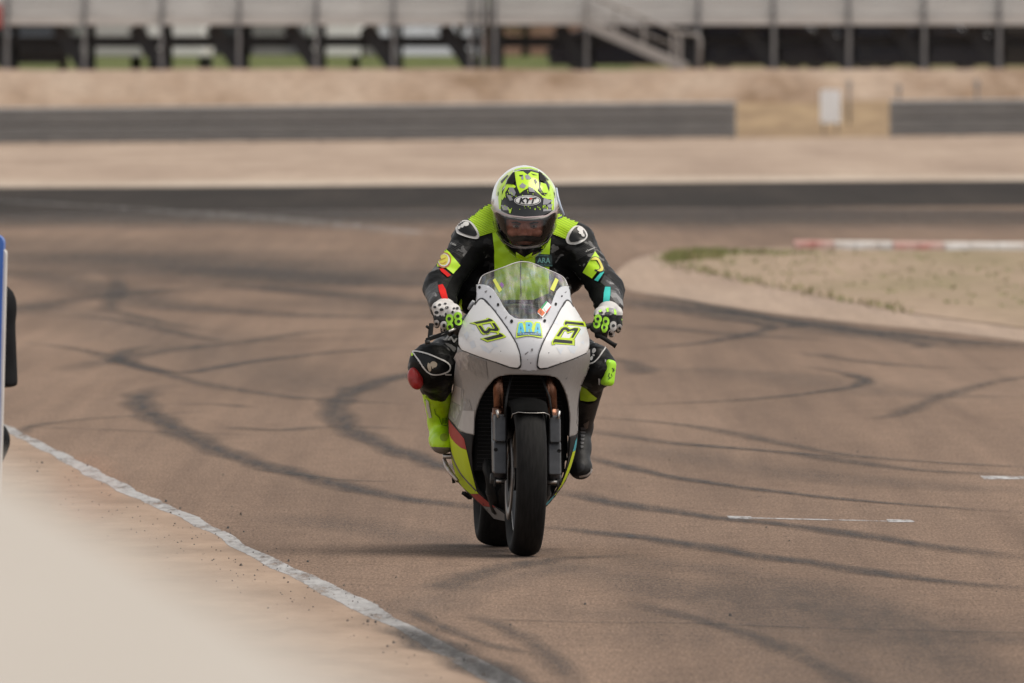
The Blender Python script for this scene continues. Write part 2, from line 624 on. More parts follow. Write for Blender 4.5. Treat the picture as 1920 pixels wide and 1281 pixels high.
SKIDS = [
    ([(-80, 412), (300, 408), (700, 402), (1100, 398), (1500, 396), (2000, 394)], 40, 2), ([(-80, 432), (200, 424), (500, 416), (960, 408)], 46, 3),
    ([(742, 1172), (800, 1203), (870, 1236), (960, 1282), (1040, 1330)], .20, 0), ([(742, 1172), (800, 1203), (870, 1236), (960, 1282), (1040, 1330)], .16, 1),
    ([(-60, 600), (160, 560), (420, 540), (700, 560)], .5, 1), ([(100, 700), (300, 660), (500, 640), (760, 636)], .3, 1), ([(420, 530), (600, 548), (780, 570), (900, 575)], .8, 1), ([(1180, 610), (1350, 625), (1560, 640)], .4, 1),
    ([(1200, 545), (1330, 575), (1460, 600), (1500, 612), (1400, 618)], .22, 0), ([(1250, 830), (1420, 845), (1600, 858)], .12, 1), ([(480, 880), (640, 900), (760, 905)], .1, 1), ([(1150, 1120), (1400, 1190), (1560, 1260), (1640, 1320)], .12, 1),
    ([(1250, 1130), (1450, 1180), (1620, 1240), (1760, 1330)], 1.2, 3),
    ([(1350, 1085), (1560, 1150), (1800, 1190), (2000, 1215)], .9, 3),
    ([(560, 560), (760, 585), (900, 600)], 1.6, 3), ([(1180, 690), (1400, 700), (1700, 740), (1960, 745)], .8, 3),
    ([(-40, 560), (200, 600), (480, 690), (700, 760)], 1.2, 3), ([(1150, 830), (1500, 890), (1960, 930)], .6, 3), ([(500, 960), (800, 1010), (1200, 1090), (1500, 1160)], .5, 3),
    ([(330, 720), (275, 735), (262, 752), (278, 775), (320, 800), (385, 834), (460, 862), (560, 890), (700, 925), (850, 948), (1000, 965)], .21, 0),
    ([(840, 648), (700, 655), (560, 668), (440, 684), (380, 695), (330, 700), (260, 688), (222, 674), (250, 655), (330, 645)], .16, 0),
    ([(860, 690), (780, 700), (700, 720), (648, 742), (628, 766), (648, 800), (710, 832), (790, 862), (870, 885), (990, 905)], .2, 0),
    ([(205, 500), (222, 540), (205, 578), (240, 590), (300, 605), (380, 620)], .2, 1),
    ([(1130, 655), (1250, 650), (1340, 640), (1410, 626), (1442, 616), (1420, 607), (1330, 594), (1190, 572)], .16, 0),
    ([(1090, 548), (1240, 572), (1400, 594), (1560, 615), (1720, 638), (1960, 662)], .9, 2),
    ([(1180, 565), (1320, 582), (1480, 602), (1600, 618), (1760, 636), (2000, 655)], .3, 0),
    ([(1480, 612), (1560, 618), (1700, 640), (1730, 652), (1650, 655)], .15, 1),
    ([(1080, 762), (1250, 757), (1400, 750), (1520, 738), (1600, 726), (1622, 714), (1590, 702), (1500, 684)], .13, 0),
    ([(1640, 788), (1690, 776), (1750, 750), (1860, 718), (1980, 700)], .16, 1),
    ([(1060, 845), (1150, 870), (1250, 893), (1380, 913), (1500, 928), (1650, 943), (1960, 966)], .13, 0),
    ([(1030, 915), (1150, 943), (1330, 970), (1500, 988), (1700, 1018), (1960, 1055)], .2, 0),
    ([(1000, 985), (1130, 1000), (1250, 1015), (1400, 1040), (1560, 1062), (1720, 1086), (1980, 1112)], .2, 0),
    ([(1030, 1030), (1250, 1058), (1400, 1082), (1550, 1120), (1660, 1165), (1760, 1230), (1850, 1300)], .4, 3),
    ([(1060, 800), (1250, 830), (1480, 850), (1700, 880), (1960, 895)], .2, 1),
    ([(1080, 780), (1300, 800), (1560, 850), (1760, 868), (1980, 880)], .15, 1),
    ([(735, 1185), (765, 1150), (850, 1112), (960, 1082), (1090, 1058)], .34, 3),
    ([(820, 1110), (850, 1090), (930, 1068), (1040, 1050), (1200, 1040)], .2, 1),
    ([(880, 1150), (960, 1185), (1010, 1215), (1100, 1300)], .1, 1),
    ([(760, 1140), (820, 1172), (900, 1204), (1000, 1230)], .08, 1),
    ([(30, 818), (60, 800), (150, 788), (260, 780), (420, 770)], .1, 1),
    ([(40, 800), (180, 806), (330, 812), (520, 818)], .1, 1),
    ([(60, 470), (250, 488), (420, 505), (640, 520), (860, 545)], 4.0, 2),
    ([(340, 500), (480, 512), (640, 530), (830, 538)], 1.4, 1),
    ([(-40, 500), (140, 530), (300, 570), (520, 590), (820, 600)], .9, 1),
    ([(30, 640), (170, 660), (360, 715), (520, 742), (640, 752), (780, 760)], .18, 1),
    ([(320, 760), (400, 758), (480, 766)], .15, 1),
    ([(420, 800), (520, 808), (620, 800), (760, 805)], .2, 1),
    ([(60, 590), (220, 600), (420, 640), (600, 622), (830, 615)], .2, 1),
    ([(1180, 700), (1205, 700), (1180, 680), (1120, 672)], .2, 1),
    ([(1500, 660), (1600, 676), (1760, 690), (1960, 690)], .2, 1),
    ([(-60, 408), (200, 402), (520, 400), (960, 398), (1500, 394), (2000, 390)], 22, 2),
    ([(-60, 425), (120, 415), (380, 405), (700, 398), (960, 396)], 30, 2), ([(-60, 440), (200, 470), (480, 500), (800, 530)], 6, 3),
]
for pxs, wd, k in SKIDS:
    ribbon('skid_mark', pxs, wd, (M_SK, M_SK2, M_SK3, M_SK4)[k], track, z=.0022 + .0008 * random.random(), n=16, jit=.18)
# crack running across the paving
crack = ribbon('pavement_crack', [(940, 1163), (1100, 1168), (1300, 1170), (1500, 1178), (1700, 1183), (1980, 1190)], .05, M_SK, track, z=.0032, taper=False)

# painted grid marks
def bar(name, p, parent=track):
    pts = [G(*q) for q in p]
    return sheet(name, [(q.x, q.y) for q in pts], M_PAINT, .0014, parent)
bar('grid_mark', [(1363, 968), (1408, 969), (1412, 974), (1368, 973)])
bar('grid_mark', [(1408, 971), (1666, 977), (1666, 978.6), (1408, 972.6)])
bar('grid_mark', [(1662, 974.5), (1708, 975), (1716, 979.5), (1664, 979.5)])
bar('grid_mark', [(1838, 893), (1930, 894), (1930, 899), (1846, 899)])
ribbon('far_line', [(-40, 376), (120, 386), (300, 397), (480, 409), (620, 421), (800, 440)], .16, M_FAINT, track, z=.02, taper=False)
ribbon('far_line', [(300, 401), (480, 415), (640, 430), (780, 443)], .1, M_FAINT, track, z=.02, taper=False)

# infield island on the right: dusty concrete apron, dry turf, kerb
ap = [(1148, 522), (1172, 497), (1212, 480), (1280, 470), (1420, 466), (1600, 463), (2300, 458), (2300, 690), (1920, 642), (1760, 622), (1600, 606), (1420, 584), (1270, 560), (1180, 545)]
apw = catmull([tuple(G(*p)[:2]) for p in ap + ap[:1]], 5)[:-1]
apron = sheet('apron', [tuple(p) for p in apw], M_APRON, .004)
setp(apron, kind='structure')
isl = [(1238, 490), (1262, 482), (1340, 476), (1500, 474), (1700, 472), (1920, 470), (2300, 466), (2300, 680), (1920, 618), (1800, 602), (1700, 588), (1600, 570), (1500, 549), (1400, 530), (1320, 513), (1260, 500)]
islw = catmull([tuple(G(*p)[:2]) for p in isl + isl[:1]], 5)[:-1]
island = sheet('turf_island', [tuple(p) for p in islw], M_DRYGRASS, .010)
setp(island, kind='structure')

M_KR = mat('kerb_red', (.42, .17, .14), .8, col2=(.50, .36, .31), scale=3.5)
M_KW = mat('kerb_white', (.66, .63, .60), .8, col2=(.50, .44, .39), scale=3.5)
kerb = empty('kerb')
setp(kerb, kind='structure')
kx = [1490, 1528, 1566, 1606, 1648, 1676, 1724, 1772, 1822, 1872, 1924, 1976, 2030, 2084]
kc = [0, 0, 1, 1, 1, 0, 0, 1, 1, 1, 1, 0, 0]
for i, c in enumerate(kc):
    a = W(kx[i], 0, 186 - i * .25)
    b2 = W(kx[i + 1] - 1.5, 0, 186 - (i + 1) * .25)
    prof = [(0, 0.0), (.05, .055), (.55, .085), (1.0, .06), (1.15, 0.0)]
    v = []
    for p in (a, b2):
        for dy, z in prof:
            v.append((p.x, p.y + dy, z + .006))
    f = [(k, k + 5, k + 6, k + 1) for k in range(4)] + [(0, 1, 2, 3, 4), (9, 8, 7, 6, 5), (0, 4, 9, 5)]
    obj('kerb_block', v, f, (M_KR, M_KW)[c], kerb)

# grass tufts round the island edge (too many blades to count)
M_GR = mat('green_grass', (.13, .165, .05), .8, col2=(.29, .255, .135), scale=.3, spec=.1)
gv, gf = [], []
def blades(px, py, n, sx, sy, h):
    for _ in range(n):
        p = G(px + random.gauss(0, sx), py + random.gauss(0, sy))
        a = random.uniform(0, 6.28)
        hh = h * random.uniform(.4, 1.1)
        dx, dy = .012 * math.cos(a), .012 * math.sin(a)
        lx, ly = random.gauss(0, .03), random.gauss(0, .03)
        k = len(gv)
        gv.extend([(p.x - dx, p.y - dy, .012), (p.x + dx, p.y + dy, .012), (p.x + lx, p.y + ly, .012 + hh)])
        gf.append((k, k + 1, k + 2))
blades(1270, 489, 420, 13, 2.2, .11)
blades(1315, 484, 260, 22, 2.5, .07)
blades(1330, 476, 260, 30, 1.4, .07)
blades(1430, 477, 260, 70, 1.2, .06)
for i in range(220):
    u = random.random()
    j = random.choice(range(10, 15))
    q = isl[j]
    q2 = isl[j + 1]
    blades(q[0] + (q2[0] - q[0]) * u, q[1] + (q2[1] - q[1]) * u - 2, 1, 12, 3, .06)
for i in range(160):
    px = random.uniform(1300, 1930)
    blades(px, random.uniform(476, 495 + (px - 1300) * .16), 3, 5, .6, .035)
grass = obj('grass_tufts', gv, gf, M_GR)
setp(grass, 'short green and straw grass fringing the turf island', 'grass', kind='stuff')

# crumbs of rubber and grit strewn along the edge line
M_CR = mat('rubber_crumbs', (.03, .028, .027), .8, col2=(.16, .12, .09), scale=2.0, lo=.45, hi=.6)
cr = MB()
def crumb(p, r):
    v, f = [], []
    for k in range(6):
        a = k * math.pi / 3 + random.random()
        v.append((p.x + r * math.cos(a) * random.uniform(.7, 1.2), p.y + 3.2 * r * math.sin(a), p.z))
    for k in range(6):
        a = k * math.pi / 3 + random.random()
        v.append((p.x + .6 * r * math.cos(a), p.y + 1.8 * r * math.sin(a), p.z + r * random.uniform(.9, 1.5)))
    for k in range(6):
        f.append((k, (k + 1) % 6, 6 + (k + 1) % 6, 6 + k))
    f.append((6, 7, 8, 9, 10, 11))
    cr.add(v, f)
for px, py, r in [(311, 941, 4), (338, 954, 3), (452, 966, 4), (435, 951, 2.5), (427, 991, 3.5), (457, 998, 2.5), (418, 892, 3.5), (659, 995, 2.5), (743, 1084, 3.5), (541, 1053, 3.5), (577, 1054, 3),
                  (452, 1061, 4), (645, 1099, 3.5), (533, 1085, 3), (715, 1127, 2.5), (697, 1155, 3), (704, 1168, 4), (690, 1167, 4.5), (652, 1165, 3.5), (738, 1206, 3.5), (727, 1213, 3.5),
                  (874, 1211, 3), (957, 1173, 3), (1097, 1134, 3.5), (1369, 1155, 4.5), (1437, 990, 3), (1480, 1015, 2), (1430, 1067, 1.5), (870, 1239, 4), (907, 1267, 4.5), (79, 869, 3), (70, 885, 2.5), (164, 874, 2.5),
                  (540, 1093, 2.5), (577, 1103, 2), (320, 962, 2.5), (328, 983, 2.5), (360, 1011, 2), (414, 1034, 2), (401, 1050, 2), (1180, 913, 1.6), (1256, 864, 2), (1608, 848, 2), (1492, 823, 2), (1336, 912, 1.6)]:
    p = G(px, py, .01)
    crumb(p, r / 32000 * p.y * .85)
for _ in range(260):
    k = random.random()
    px, py = 60 + k * 820, 840 + k * 400
    q = G(px + random.gauss(-30, 55), py + random.gauss(8, 22), .01)
    crumb(q, random.uniform(.0012, .0035))
for _ in range(220):
    q = G(random.uniform(1000, 1920), random.uniform(700, 1200), .012)
    crumb(q, random.uniform(.001, .003))
crumbs = cr.build('rubber_crumbs', M_CR)
setp(crumbs, 'dark rubber crumbs and grit scattered beside the white line', 'debris', kind='stuff')

# ------------------------------------------------------------------ guardrails
M_RAIL = mat('galvanised_rail', (.27, .262, .257), .6, .05, col2=(.34, .328, .318), scale=1.3, stretch=(1, 1, 6))
M_POST = mat('rail_post', (.12, .12, .125), .7, col2=(.16, .15, .145), scale=3)
M_BLACK = mat('dark_steel', (.022, .022, .026), .7, col2=(.035, .034, .036), scale=2)
def guardrail(x0, x1, label):
    g = empty('guardrail', ((x0 + x1) / 2, BARY, 0), 0, label, 'guardrail', 'guardrails along the far run-off')
    ox, oy = (x0 + x1) / 2, BARY
    seg = 4.0
    n = max(1, round((x1 - x0) / seg))
    prof = [(0, .012), (-.03, .03), (-.085, .055), (-.085, .075), (-.005, .112), (-.005, .138), (-.085, .175), (-.085, .195), (-.03, .22), (0, .238)]
    for i in range(n):
        a, b2 = x0 + (x1 - x0) * i / n + .002, x0 + (x1 - x0) * (i + 1) / n - .002
        for r_ in range(4):
            v = []
            for x in (a, b2):
                for dy, z in prof:
                    v.append((x - ox, dy, far_slope(x) + .005 + r_ * .262 + (.03 if r_ > 1 else 0) + z))
            k = len(prof)
            f = [(j, j + 1, k + j + 1, k + j) for j in range(k - 1)]
            o = obj('rail', v, f, M_RAIL, g)
            sm = o.modifiers.new('thickness', 'SOLIDIFY')
            sm.thickness = .006
    bb_ = MB()
    k = 8
    for i in range(k):
        a, b2 = x0 + (x1 - x0) * i / k, x0 + (x1 - x0) * (i + 1) / k
        bb_.beam((a - ox, .03, far_slope(a) + .55), (b2 - ox, .03, far_slope(b2) + .55), .02, 1.0)
    bb_.build('gap_shade_board', M_BLACK, g)  # black board added behind the rails so their gaps read dark
    for i in range(2 * n + 1):
        x = x0 + (x1 - x0) * i / (2 * n)
        x = min(max(x, x0 + .1), x1 - .1)
        MB().box((x - ox, .07, far_slope(x) + .52), (.11, .11, 1.1)).build('post', M_POST, g)
    return g
guardrail(-46, W(1380, 0, BARY).x, 'long grey four-beam guardrail ending beside the straw-coloured gap')
guardrail(W(1668, 0, BARY).x, 44, 'shorter stretch of grey guardrail beyond the gap with the white board')

# white board and thin poles in the gap
M_WB = mat('white_board', (.86, .86, .87), .6, col2=(.80, .79, .79), scale=4)
p = W(1557, 0, 503)
gz = ground_z(p.x, 503)
brd = empty('notice_board', (p.x, 503, gz), 0, 'blank white upright board standing in the gap between the guardrails', 'board')
MB().box((0, 0, W(0, 200, 503).z - gz), (.60, .04, .98)).build('panel', M_WB, brd, bevel=.01)
for s in (-1, 1):
    MB().box((s * .2, .05, .55), (.05, .05, 1.2)).build('leg', M_POST, brd)
for px, top, lb in ((1592, 152, 'thin grey pole beside the blank white board'), (1685, 158, 'thin grey pole behind the end of the shorter guardrail'), (1832, 150, 'thin grey pole rising behind the middle of the shorter guardrail')):
    D = 506.0
    p = W(px, top, D)
    z0 = ground_z(p.x, D)
    e = empty('pole', (p.x, D, z0), 0, lb, 'pole')
    MB().tube([(0, 0, -.1), (0, 0, p.z - z0)], .04, 8).build('shaft', M_POST, e, True)
    MB().box((0, -.05, p.z - z0 - .1), (.16, .03, .16)).build('cap_plate', M_RAIL, e, bevel=.01)

# ------------------------------------------------------------------ grandstands
SD = 540.0
PXM = FPX / SD
M_ALU = mat('weathered_aluminium', (.52, .49, .465), .6, .05, col2=(.60, .57, .54), scale=.8, stretch=(1, 1, 8))
M_STEEL = mat('grey_steel_post', (.17, .165, .17), .6, .2, col2=(.22, .215, .215), scale=2)
def Z(py, D=SD):
    return W(0, py, D).z
GZ = 2.1
def grandstand(posts_px, label):
    xs_ = [W(p, 0, SD).x for p in posts_px]
    ox = (xs_[0] + xs_[-1]) / 2
    g = empty('grandstand', (ox, SD, GZ), 0, label, 'grandstand', 'bleacher stands behind the guardrail')
    L_ = xs_[-1] - xs_[0] + .3
    deck = Z(47) - GZ
    MB().box((0, .02, deck + .14), (L_, .06, .26)).build('fascia_plank', M_ALU, g)
    MB().box((0, .7, deck + .02), (L_, 1.3, .05)).build('walkway', M_ALU, g)
    for r_ in range(9):
        y = 1.3 + r_ * .62
        z = deck + .05 + r_ * .31
        MB().box((0, y, z + .13), (L_, .04, .25)).build('riser_plank', M_ALU, g)
        MB().box((0, y + .30, z + .275), (L_, .56, .04)).build('tread_plank', M_ALU, g)
        MB().box((0, y + .18, z + .53), (L_, .26, .05)).build('seat_plank', M_ALU, g)
        MB().box((0, y - .02, z + .40), (L_, .03, .18)).build('toe_board', M_ALU, g)
    for k, x in enumerate(xs_):
        x -= ox
        MB().box((x, -.06, (deck + 2.5) / 2), (.12, .10, deck + 2.5)).build('post', M_STEEL, g)
        MB().box((x + .2, 3.2, deck * .5 + .3), (.16, .14, deck + .6)).build('rear_post', M_BLACK, g)
        MB().box((x, 6.4, deck * .5 + 1.2), (.14, .14, deck + 2.4)).build('rear_post', M_BLACK, g)
        MB().beam((x, .1, deck - .08), (x, 6.6, deck + 2.6), .12, .22).build('raker', M_BLACK, g)
        if k < len(xs_) - 1:
            s = xs_[k + 1] - xs_[k]
            MB().beam((x - .9 * (k > 0), .9, deck - .04), (x + .05, .9, .02), .46, .2, (0, 1, 0)).build('brace', M_BLACK, g)
            MB().box((x + s / 2, 1.6, Z(78) - GZ), (s, .14, .34)).build('tie_beam', M_BLACK, g)
    for z in (.55, 1.05):
        MB().tube([(-L_ / 2, -.08, deck + z), (L_ / 2, -.08, deck + z)], .025, 6).build('guard_rail', M_ALU, g, True)
    return g
lp = [158 + 145 * k for k in range(-3, 6)] + [905]
grandstand(lp, 'long grey aluminium grandstand with dark braces, white vans parked behind it')
rp = [928, 1100] + [1310 + 141 * k for k in range(0, 8)]
grandstand(rp, 'grey aluminium grandstand with a metal staircase at its front')

# staircase
M_STAIR = mat('stair_steel', (.30, .28, .265), .6, .1, col2=(.36, .335, .315), scale=1.5)
sx0, sx1 = W(1096, 0, 538).x, W(1288, 0, 538).x
st = empty('metal_staircase', ((sx0 + sx1) / 2, 538.2, GZ), 0, 'grey metal staircase with handrails leading down from the grandstand', 'staircase')
ox = (sx0 + sx1) / 2
zt, zb = Z(42, 538) - GZ, .05
for y in (-.62, .62):
    MB().beam((sx0 - ox, y, zt - .02), (sx1 - ox, y, zb), .06, .34, (0, 0, 1)).build('stringer', M_STAIR, st)
    MB().tube([(sx0 - ox - .3, y, zt + .98), (sx0 - ox, y, zt + .95), (sx1 - ox - .25, y, zb + 1.12), (sx1 - ox + .35, y, zb + 1.05), (sx1 - ox + .42, y, zb + .9), (sx1 - ox + .42, y, 0)], .05, 8).build('handrail', M_STAIR, st, True)
    MB().tube([(sx0 - ox, y, zt + .5), (sx1 - ox - .2, y, zb + .62)], .03, 8).build('mid_rail', M_STAIR, st, True)
    for u in (0.02, .3, .58, .86):
        x = sx0 - ox + (sx1 - sx0) * u
        z = zt + (zb - zt) * u
        MB().box((x, y * .98, z + .5), (.09, .05, .98)).build('rail_post', M_STAIR, st)
    MB().box((sx1 - ox - .22, y, .62), (.12, .08, 1.24)).build('newel_post', M_STAIR, st)
for k in range(8):
    u = (k + .5) / 8
    MB().box((sx0 - ox + (sx1 - sx0) * u, 0, zt - .1 + (zb - zt) * u), (.30, 1.16, .04)).build('tread', M_STAIR, st)

# ------------------------------------------------------------------ vehicles parked behind
M_GLASS = mat('dark_glass', (.015, .018, .02), .08, spec=.6)
M_TYRE0 = mat('vehicle_tyre', (.02, .02, .02), .8, col2=(.03, .03, .03), scale=9)
M_LAMP = mat('lamp_lens', (.6, .6, .6), .15)
M_TAIL = mat('tail_lens', (.35, .02, .02), .2)
def van(x, y, rz, col, name, label, cat, L_=4.9, H=2.3, Wd=1.9, group=None, fl=.42):
    m = mat('paint_' + name + '%d' % (100 * sum(col)), col, .25, 0, col2=tuple(c * .93 for c in col), scale=2, coat=.4)
    z0 = ground_z(x, y)
    v = empty(name, (x, y, z0), rz, label, cat, group)
    h = Wd / 2
    side = [(-L_ / 2, fl), (-L_ / 2, .95), (-L_ / 2 + .12, 1.12), (-L_ / 2 + .95, 1.28), (-L_ / 2 + 1.6, H - .08), (-L_ / 2 + 1.9, H), (L_ / 2 - .15, H), (L_ / 2, H - .2), (L_ / 2, fl)]
    vv = [(sx * h * (.93 if z > 1.4 else 1), yy_, z) for sx in (-1, 1) for yy_, z in side]
    n = len(side)
    ff = [tuple(range(n)), tuple(range(2 * n - 1, n - 1, -1))] + [(i, n + i, n + (i + 1) % n, (i + 1) % n) for i in range(n)]
    o = obj('body', vv, ff, m, v)
    bv = o.modifiers.new('bevel', 'BEVEL')
    bv.width = .06
    bv.segments = 3
    a, b2 = Vector((0, -L_ / 2 + .98, 1.30)), Vector((0, -L_ / 2 + 1.58, H - .12))
    off = Vector((0, -.02, .02))
    obj('windscreen', [a + off + Vector((-h * .88, 0, 0)), a + off + Vector((h * .88, 0, 0)), b2 + off + Vector((h * .8, 0, 0)), b2 + off + Vector((-h * .8, 0, 0))], [(0, 1, 2, 3)], M_GLASS, v)
    for s in (-1, 1):
        MB().box((s * h * .97, -L_ / 2 + 1.9, (1.3 + H) / 2 - .02), (.05, .9, H - 1.55)).build('side_window', M_GLASS, v, bevel=.02)
        MB().box((s * h * .76, -L_ / 2 + .02, .85), (.36, .1, .2)).build('headlight', M_LAMP, v, bevel=.03)
        MB().box((s * h * .9, L_ / 2 - .0, .95), (.09, .06, .22)).build('tail_light', M_TAIL, v, bevel=.02)
        MB().box((s * (h + .11), -L_ / 2 + 1.35, 1.35), (.16, .1, .22)).build('mirror', m, v, bevel=.03)
        for yw in (-L_ / 2 + .9, L_ / 2 - 1.0):
            wprof = [(-.11, .2), (-.11, .31), (-.08, .34), (.08, .34), (.11, .31), (.11, .2)]
            MB().lathe(wprof, (s * (h - .12), yw, .34), 20, 'x').build('wheel', M_TYRE0, v, True)
    MB().box((0, -L_ / 2 - .02, .55), (Wd * .94, .14, .24)).build('bumper', M_BLACK, v, bevel=.03)
    MB().box((0, -L_ / 2 - .01, .86), (Wd * .4, .06, .18)).build('grille', M_BLACK, v, bevel=.01)
    return v
def vx(px, D=552):
    return W(px, 0, D).x
WH = (.62, .61, .60)
van(vx(208, 563), 563, math.pi + .06, (.52, .52, .51), 'van', 'light grey van parked behind the long grandstand between two white ones', 'van', group='vehicles parked behind the stands')
van(vx(338, 563), 563, math.pi + -.05, (.88, .88, .87), 'van', 'bright white van parked behind the long grandstand beside the grey van', 'van', group='vehicles parked behind the stands')
van(vx(628, 564), 564, math.pi + .03, (.88, .88, .87), 'van', 'white van parked behind the long grandstand near the dark tree', 'van', group='vehicles parked behind the stands', Wd=1.6)
van(vx(72), 551, .04, (.015, .017, .022), 'van', 'black van parked behind the long grandstand beside the red banner', 'van', group='vehicles parked behind the stands', H=2.0, fl=.2)
van(vx(1440), 553, math.pi / 2, (.012, .013, .02), 'van', 'black van parked side-on behind the stair end of the grandstand', 'van', group='vehicles parked behind the stands', H=1.9, fl=.16)
van(vx(1720), 556, math.pi / 2, (.02, .022, .03), 'van', 'dark navy van parked side-on behind the stand above the white board', 'van', group='vehicles parked behind the stands', H=1.9, fl=.16, L_=5.2)
van(vx(1180), 556, -math.pi / 2, (.014, .014, .016), 'van', 'black van parked side-on behind the metal staircase', 'van', group='vehicles parked behind the stands', H=1.9, fl=.16, L_=5.2)
van(vx(1570, 560), 560, math.pi / 2, (.02, .018, .017), 'van', 'black van parked side-on behind the stand, straight above the end of the guardrail gap', 'van', group='vehicles parked behind the stands', H=1.8, fl=.16)
van(vx(1890, 558), 558, math.pi / 2, (.03, .028, .027), 'van', 'charcoal van parked side-on behind the far end of the stair-end stand', 'van', group='vehicles parked behind the stands', H=1.8, fl=.16)
# red banner on a post
p = W(6, 0, 545)
rb = empty('red_banner', (p.x, 538.6, GZ), 0, 'red banner tied to a post in front of the long grandstand', 'banner')
MB().box((0, 0, 1.7), (.3, .02, .75)).build('cloth', mat('red_cloth', (.42, .06, .05), .8, col2=(.34, .05, .045), scale=6), rb)
MB().tube([(-.17, 0, 0), (-.17, 0, 2.15)], .03, 8).build('pole', M_STEEL, rb, True)
# long terracotta building behind
bl = empty('terracotta_building', (16, 640, ground_z(16, 640)), 0, 'long low terracotta building behind the stair-end grandstand', 'building')
M_TER = mat('terracotta_wall', (.30, .17, .12), .9, col2=(.36, .22, .16), scale=.7)
MB().box((0, 0, 1.6), (34, 8, 3.4)).build('wall', M_TER, bl)
MB().box((0, 0, 3.5), (35, 9, .4)).build('roof', mat('roof_sheet', (.24, .15, .12), .8), bl)
for k in range(8):
    wn = MB().box((-14 + 4 * k, -4.02, 1.9), (1.2, .08, 1.0)).build('window', M_GLASS, bl)
    MB().box((-14 + 4 * k, -4.05, 1.36), (1.4, .1, .08)).build('sill', M_ALU, wn)
bl = empty('grey_building', (-15, 642, ground_z(-15, 642)), 0, 'long low grey paddock building behind the long grandstand', 'building')
MB().box((0, 0, 1.6), (20, 8, 3.4)).build('wall', mat('grey_wall', (.22, .21, .20), .9, col2=(.27, .255, .245), scale=.6), bl)
MB().box((0, 0, 3.5), (21, 9, .4)).build('roof', MATS['roof_sheet'], bl)
for k in range(5):
    d_ = MB().box((-8 + 4 * k, -4.03, 1.35), (2.6, .08, 2.5)).build('garage_door', M_BLACK if k % 2 else M_STEEL, bl)
    MB().box((-8 + 4 * k, -4.1, .5), (.3, .06, .06)).build('handle', M_ALU, d_)
# trees behind the stands
M_LEAF = mat('tree_leaves', (.025, .05, .012), .7, col2=(.06, .10, .022), scale=1.2, spec=.2)
M_BARK = mat('tree_bark', (.05, .04, .03), .9, col2=(.08, .06, .045), scale=6)
def tree(x, y, h, r, label, n=3500):
    z0 = ground_z(x, y)
    t = empty('tree', (x, y, z0), 0, label, 'tree', 'trees behind the stands')
    tr = MB().tube([(0, 0, -.1), (.05, 0, h * .25), (-.05, .1, h * .55), (.1, 0, h * .8)], [.2, .16, .11, .04], 10)
    tips = []
    for k in range(9):
        a = k * 2.4
        q = Vector((math.cos(a) * r * random.uniform(.5, .8), math.sin(a) * r * random.uniform(.5, .8), h * random.uniform(.3, .9)))
        tr.tube([(0, 0, h * random.uniform(.12, .5)), q * .6 + Vector((0, 0, h * .05)), q], [.08, .05, .02], 6)
        tips.append(q)
    tr.build('trunk', M_BARK, t, True)
    v, f = [], []
    for _ in range(n):
        c = random.choice(tips) + Vector((random.gauss(0, .38), random.gauss(0, .38), random.gauss(0, .34))) * r * .6
        s = random.uniform(.05, .11)
        d = Vector((random.gauss(0, 1), random.gauss(0, 1), random.gauss(0, 1))).normalized()
        e = d.orthogonal().normalized()
        k = len(v)
        v += [c - e * s * .5, c + d * s, c + e * s * .5, c - d * s]
        f.append((k, k + 1, k + 2, k + 3))
    obj('crown', v, f, M_LEAF, t)
    return t
tree(vx(735, 600), 600, 4.4, 1.8, 'dark green tree behind the end of the long grandstand')
tree(vx(860, 604), 604, 4.8, 2.0, 'dark leafy tree behind the gap between the two grandstands')
tree(vx(675, 606), 606, 4.3, 1.2, 'narrow dark tree beside the white van behind the long grandstand', 2600)
tree(vx(930, 610), 610, 4.6, 1.7, 'dark bushy tree behind the first post of the stair-end grandstand')
tree(vx(985, 600), 600, 4.2, 1.7, 'dark green tree behind the stand left of the staircase')

# ------------------------------------------------------------------ concrete wall in front of the lens
m, t, b, N, L = node_mat('pale_concrete')
g = N('NewGeometry').outputs['Position']
L(ramp(t, L, noise(t, L, g, 5, 5, .6), [(.3, (.42, .375, .325)), (.7, (.48, .435, .385))]), b.inputs['Base Color'])
b.inputs['Roughness'].default_value = .9
wa, wb = (.448 - .0699 * 2.4, 2.4), (.448 - .0699 * 45, 45.0)
wl = empty('concrete_wall', (0, 20, 0), 0, 'pale concrete wall running along the foreground beside the verge', 'wall')
dv = Vector((wb[0] - wa[0], wb[1] - wa[1], 0)).normalized()
nv = Vector((-dv.y, dv.x, 0))
for k in range(9):
    a = Vector((wa[0], wa[1] - 20, 0)) + dv * (k * 4.75)
    b2 = a + dv * 4.74
    pr = [(0, 0), (0, 1.59), (.02, 1.622), (.50, 1.622), (.52, 1.59), (.52, 0)]
    v = [tuple(q + nv * o_ + Vector((0, 0, z))) for q in (a, b2) for o_, z in pr]
    n = 6
    f = [(i, n + i, n + (i + 1) % n, (i + 1) % n) for i in range(n)] + [tuple(range(n))[::-1], tuple(range(n, 2 * n))]
    obj('wall_block', v, f, m, wl)
q = W(150, 962, 10.2)
MB().box((q.x + .005, q.y - 20.0, 1.624), (.012, .05, .004)).build('orange_paint_dab', mat('orange_paint', (.75, .26, .10), .8), wl)

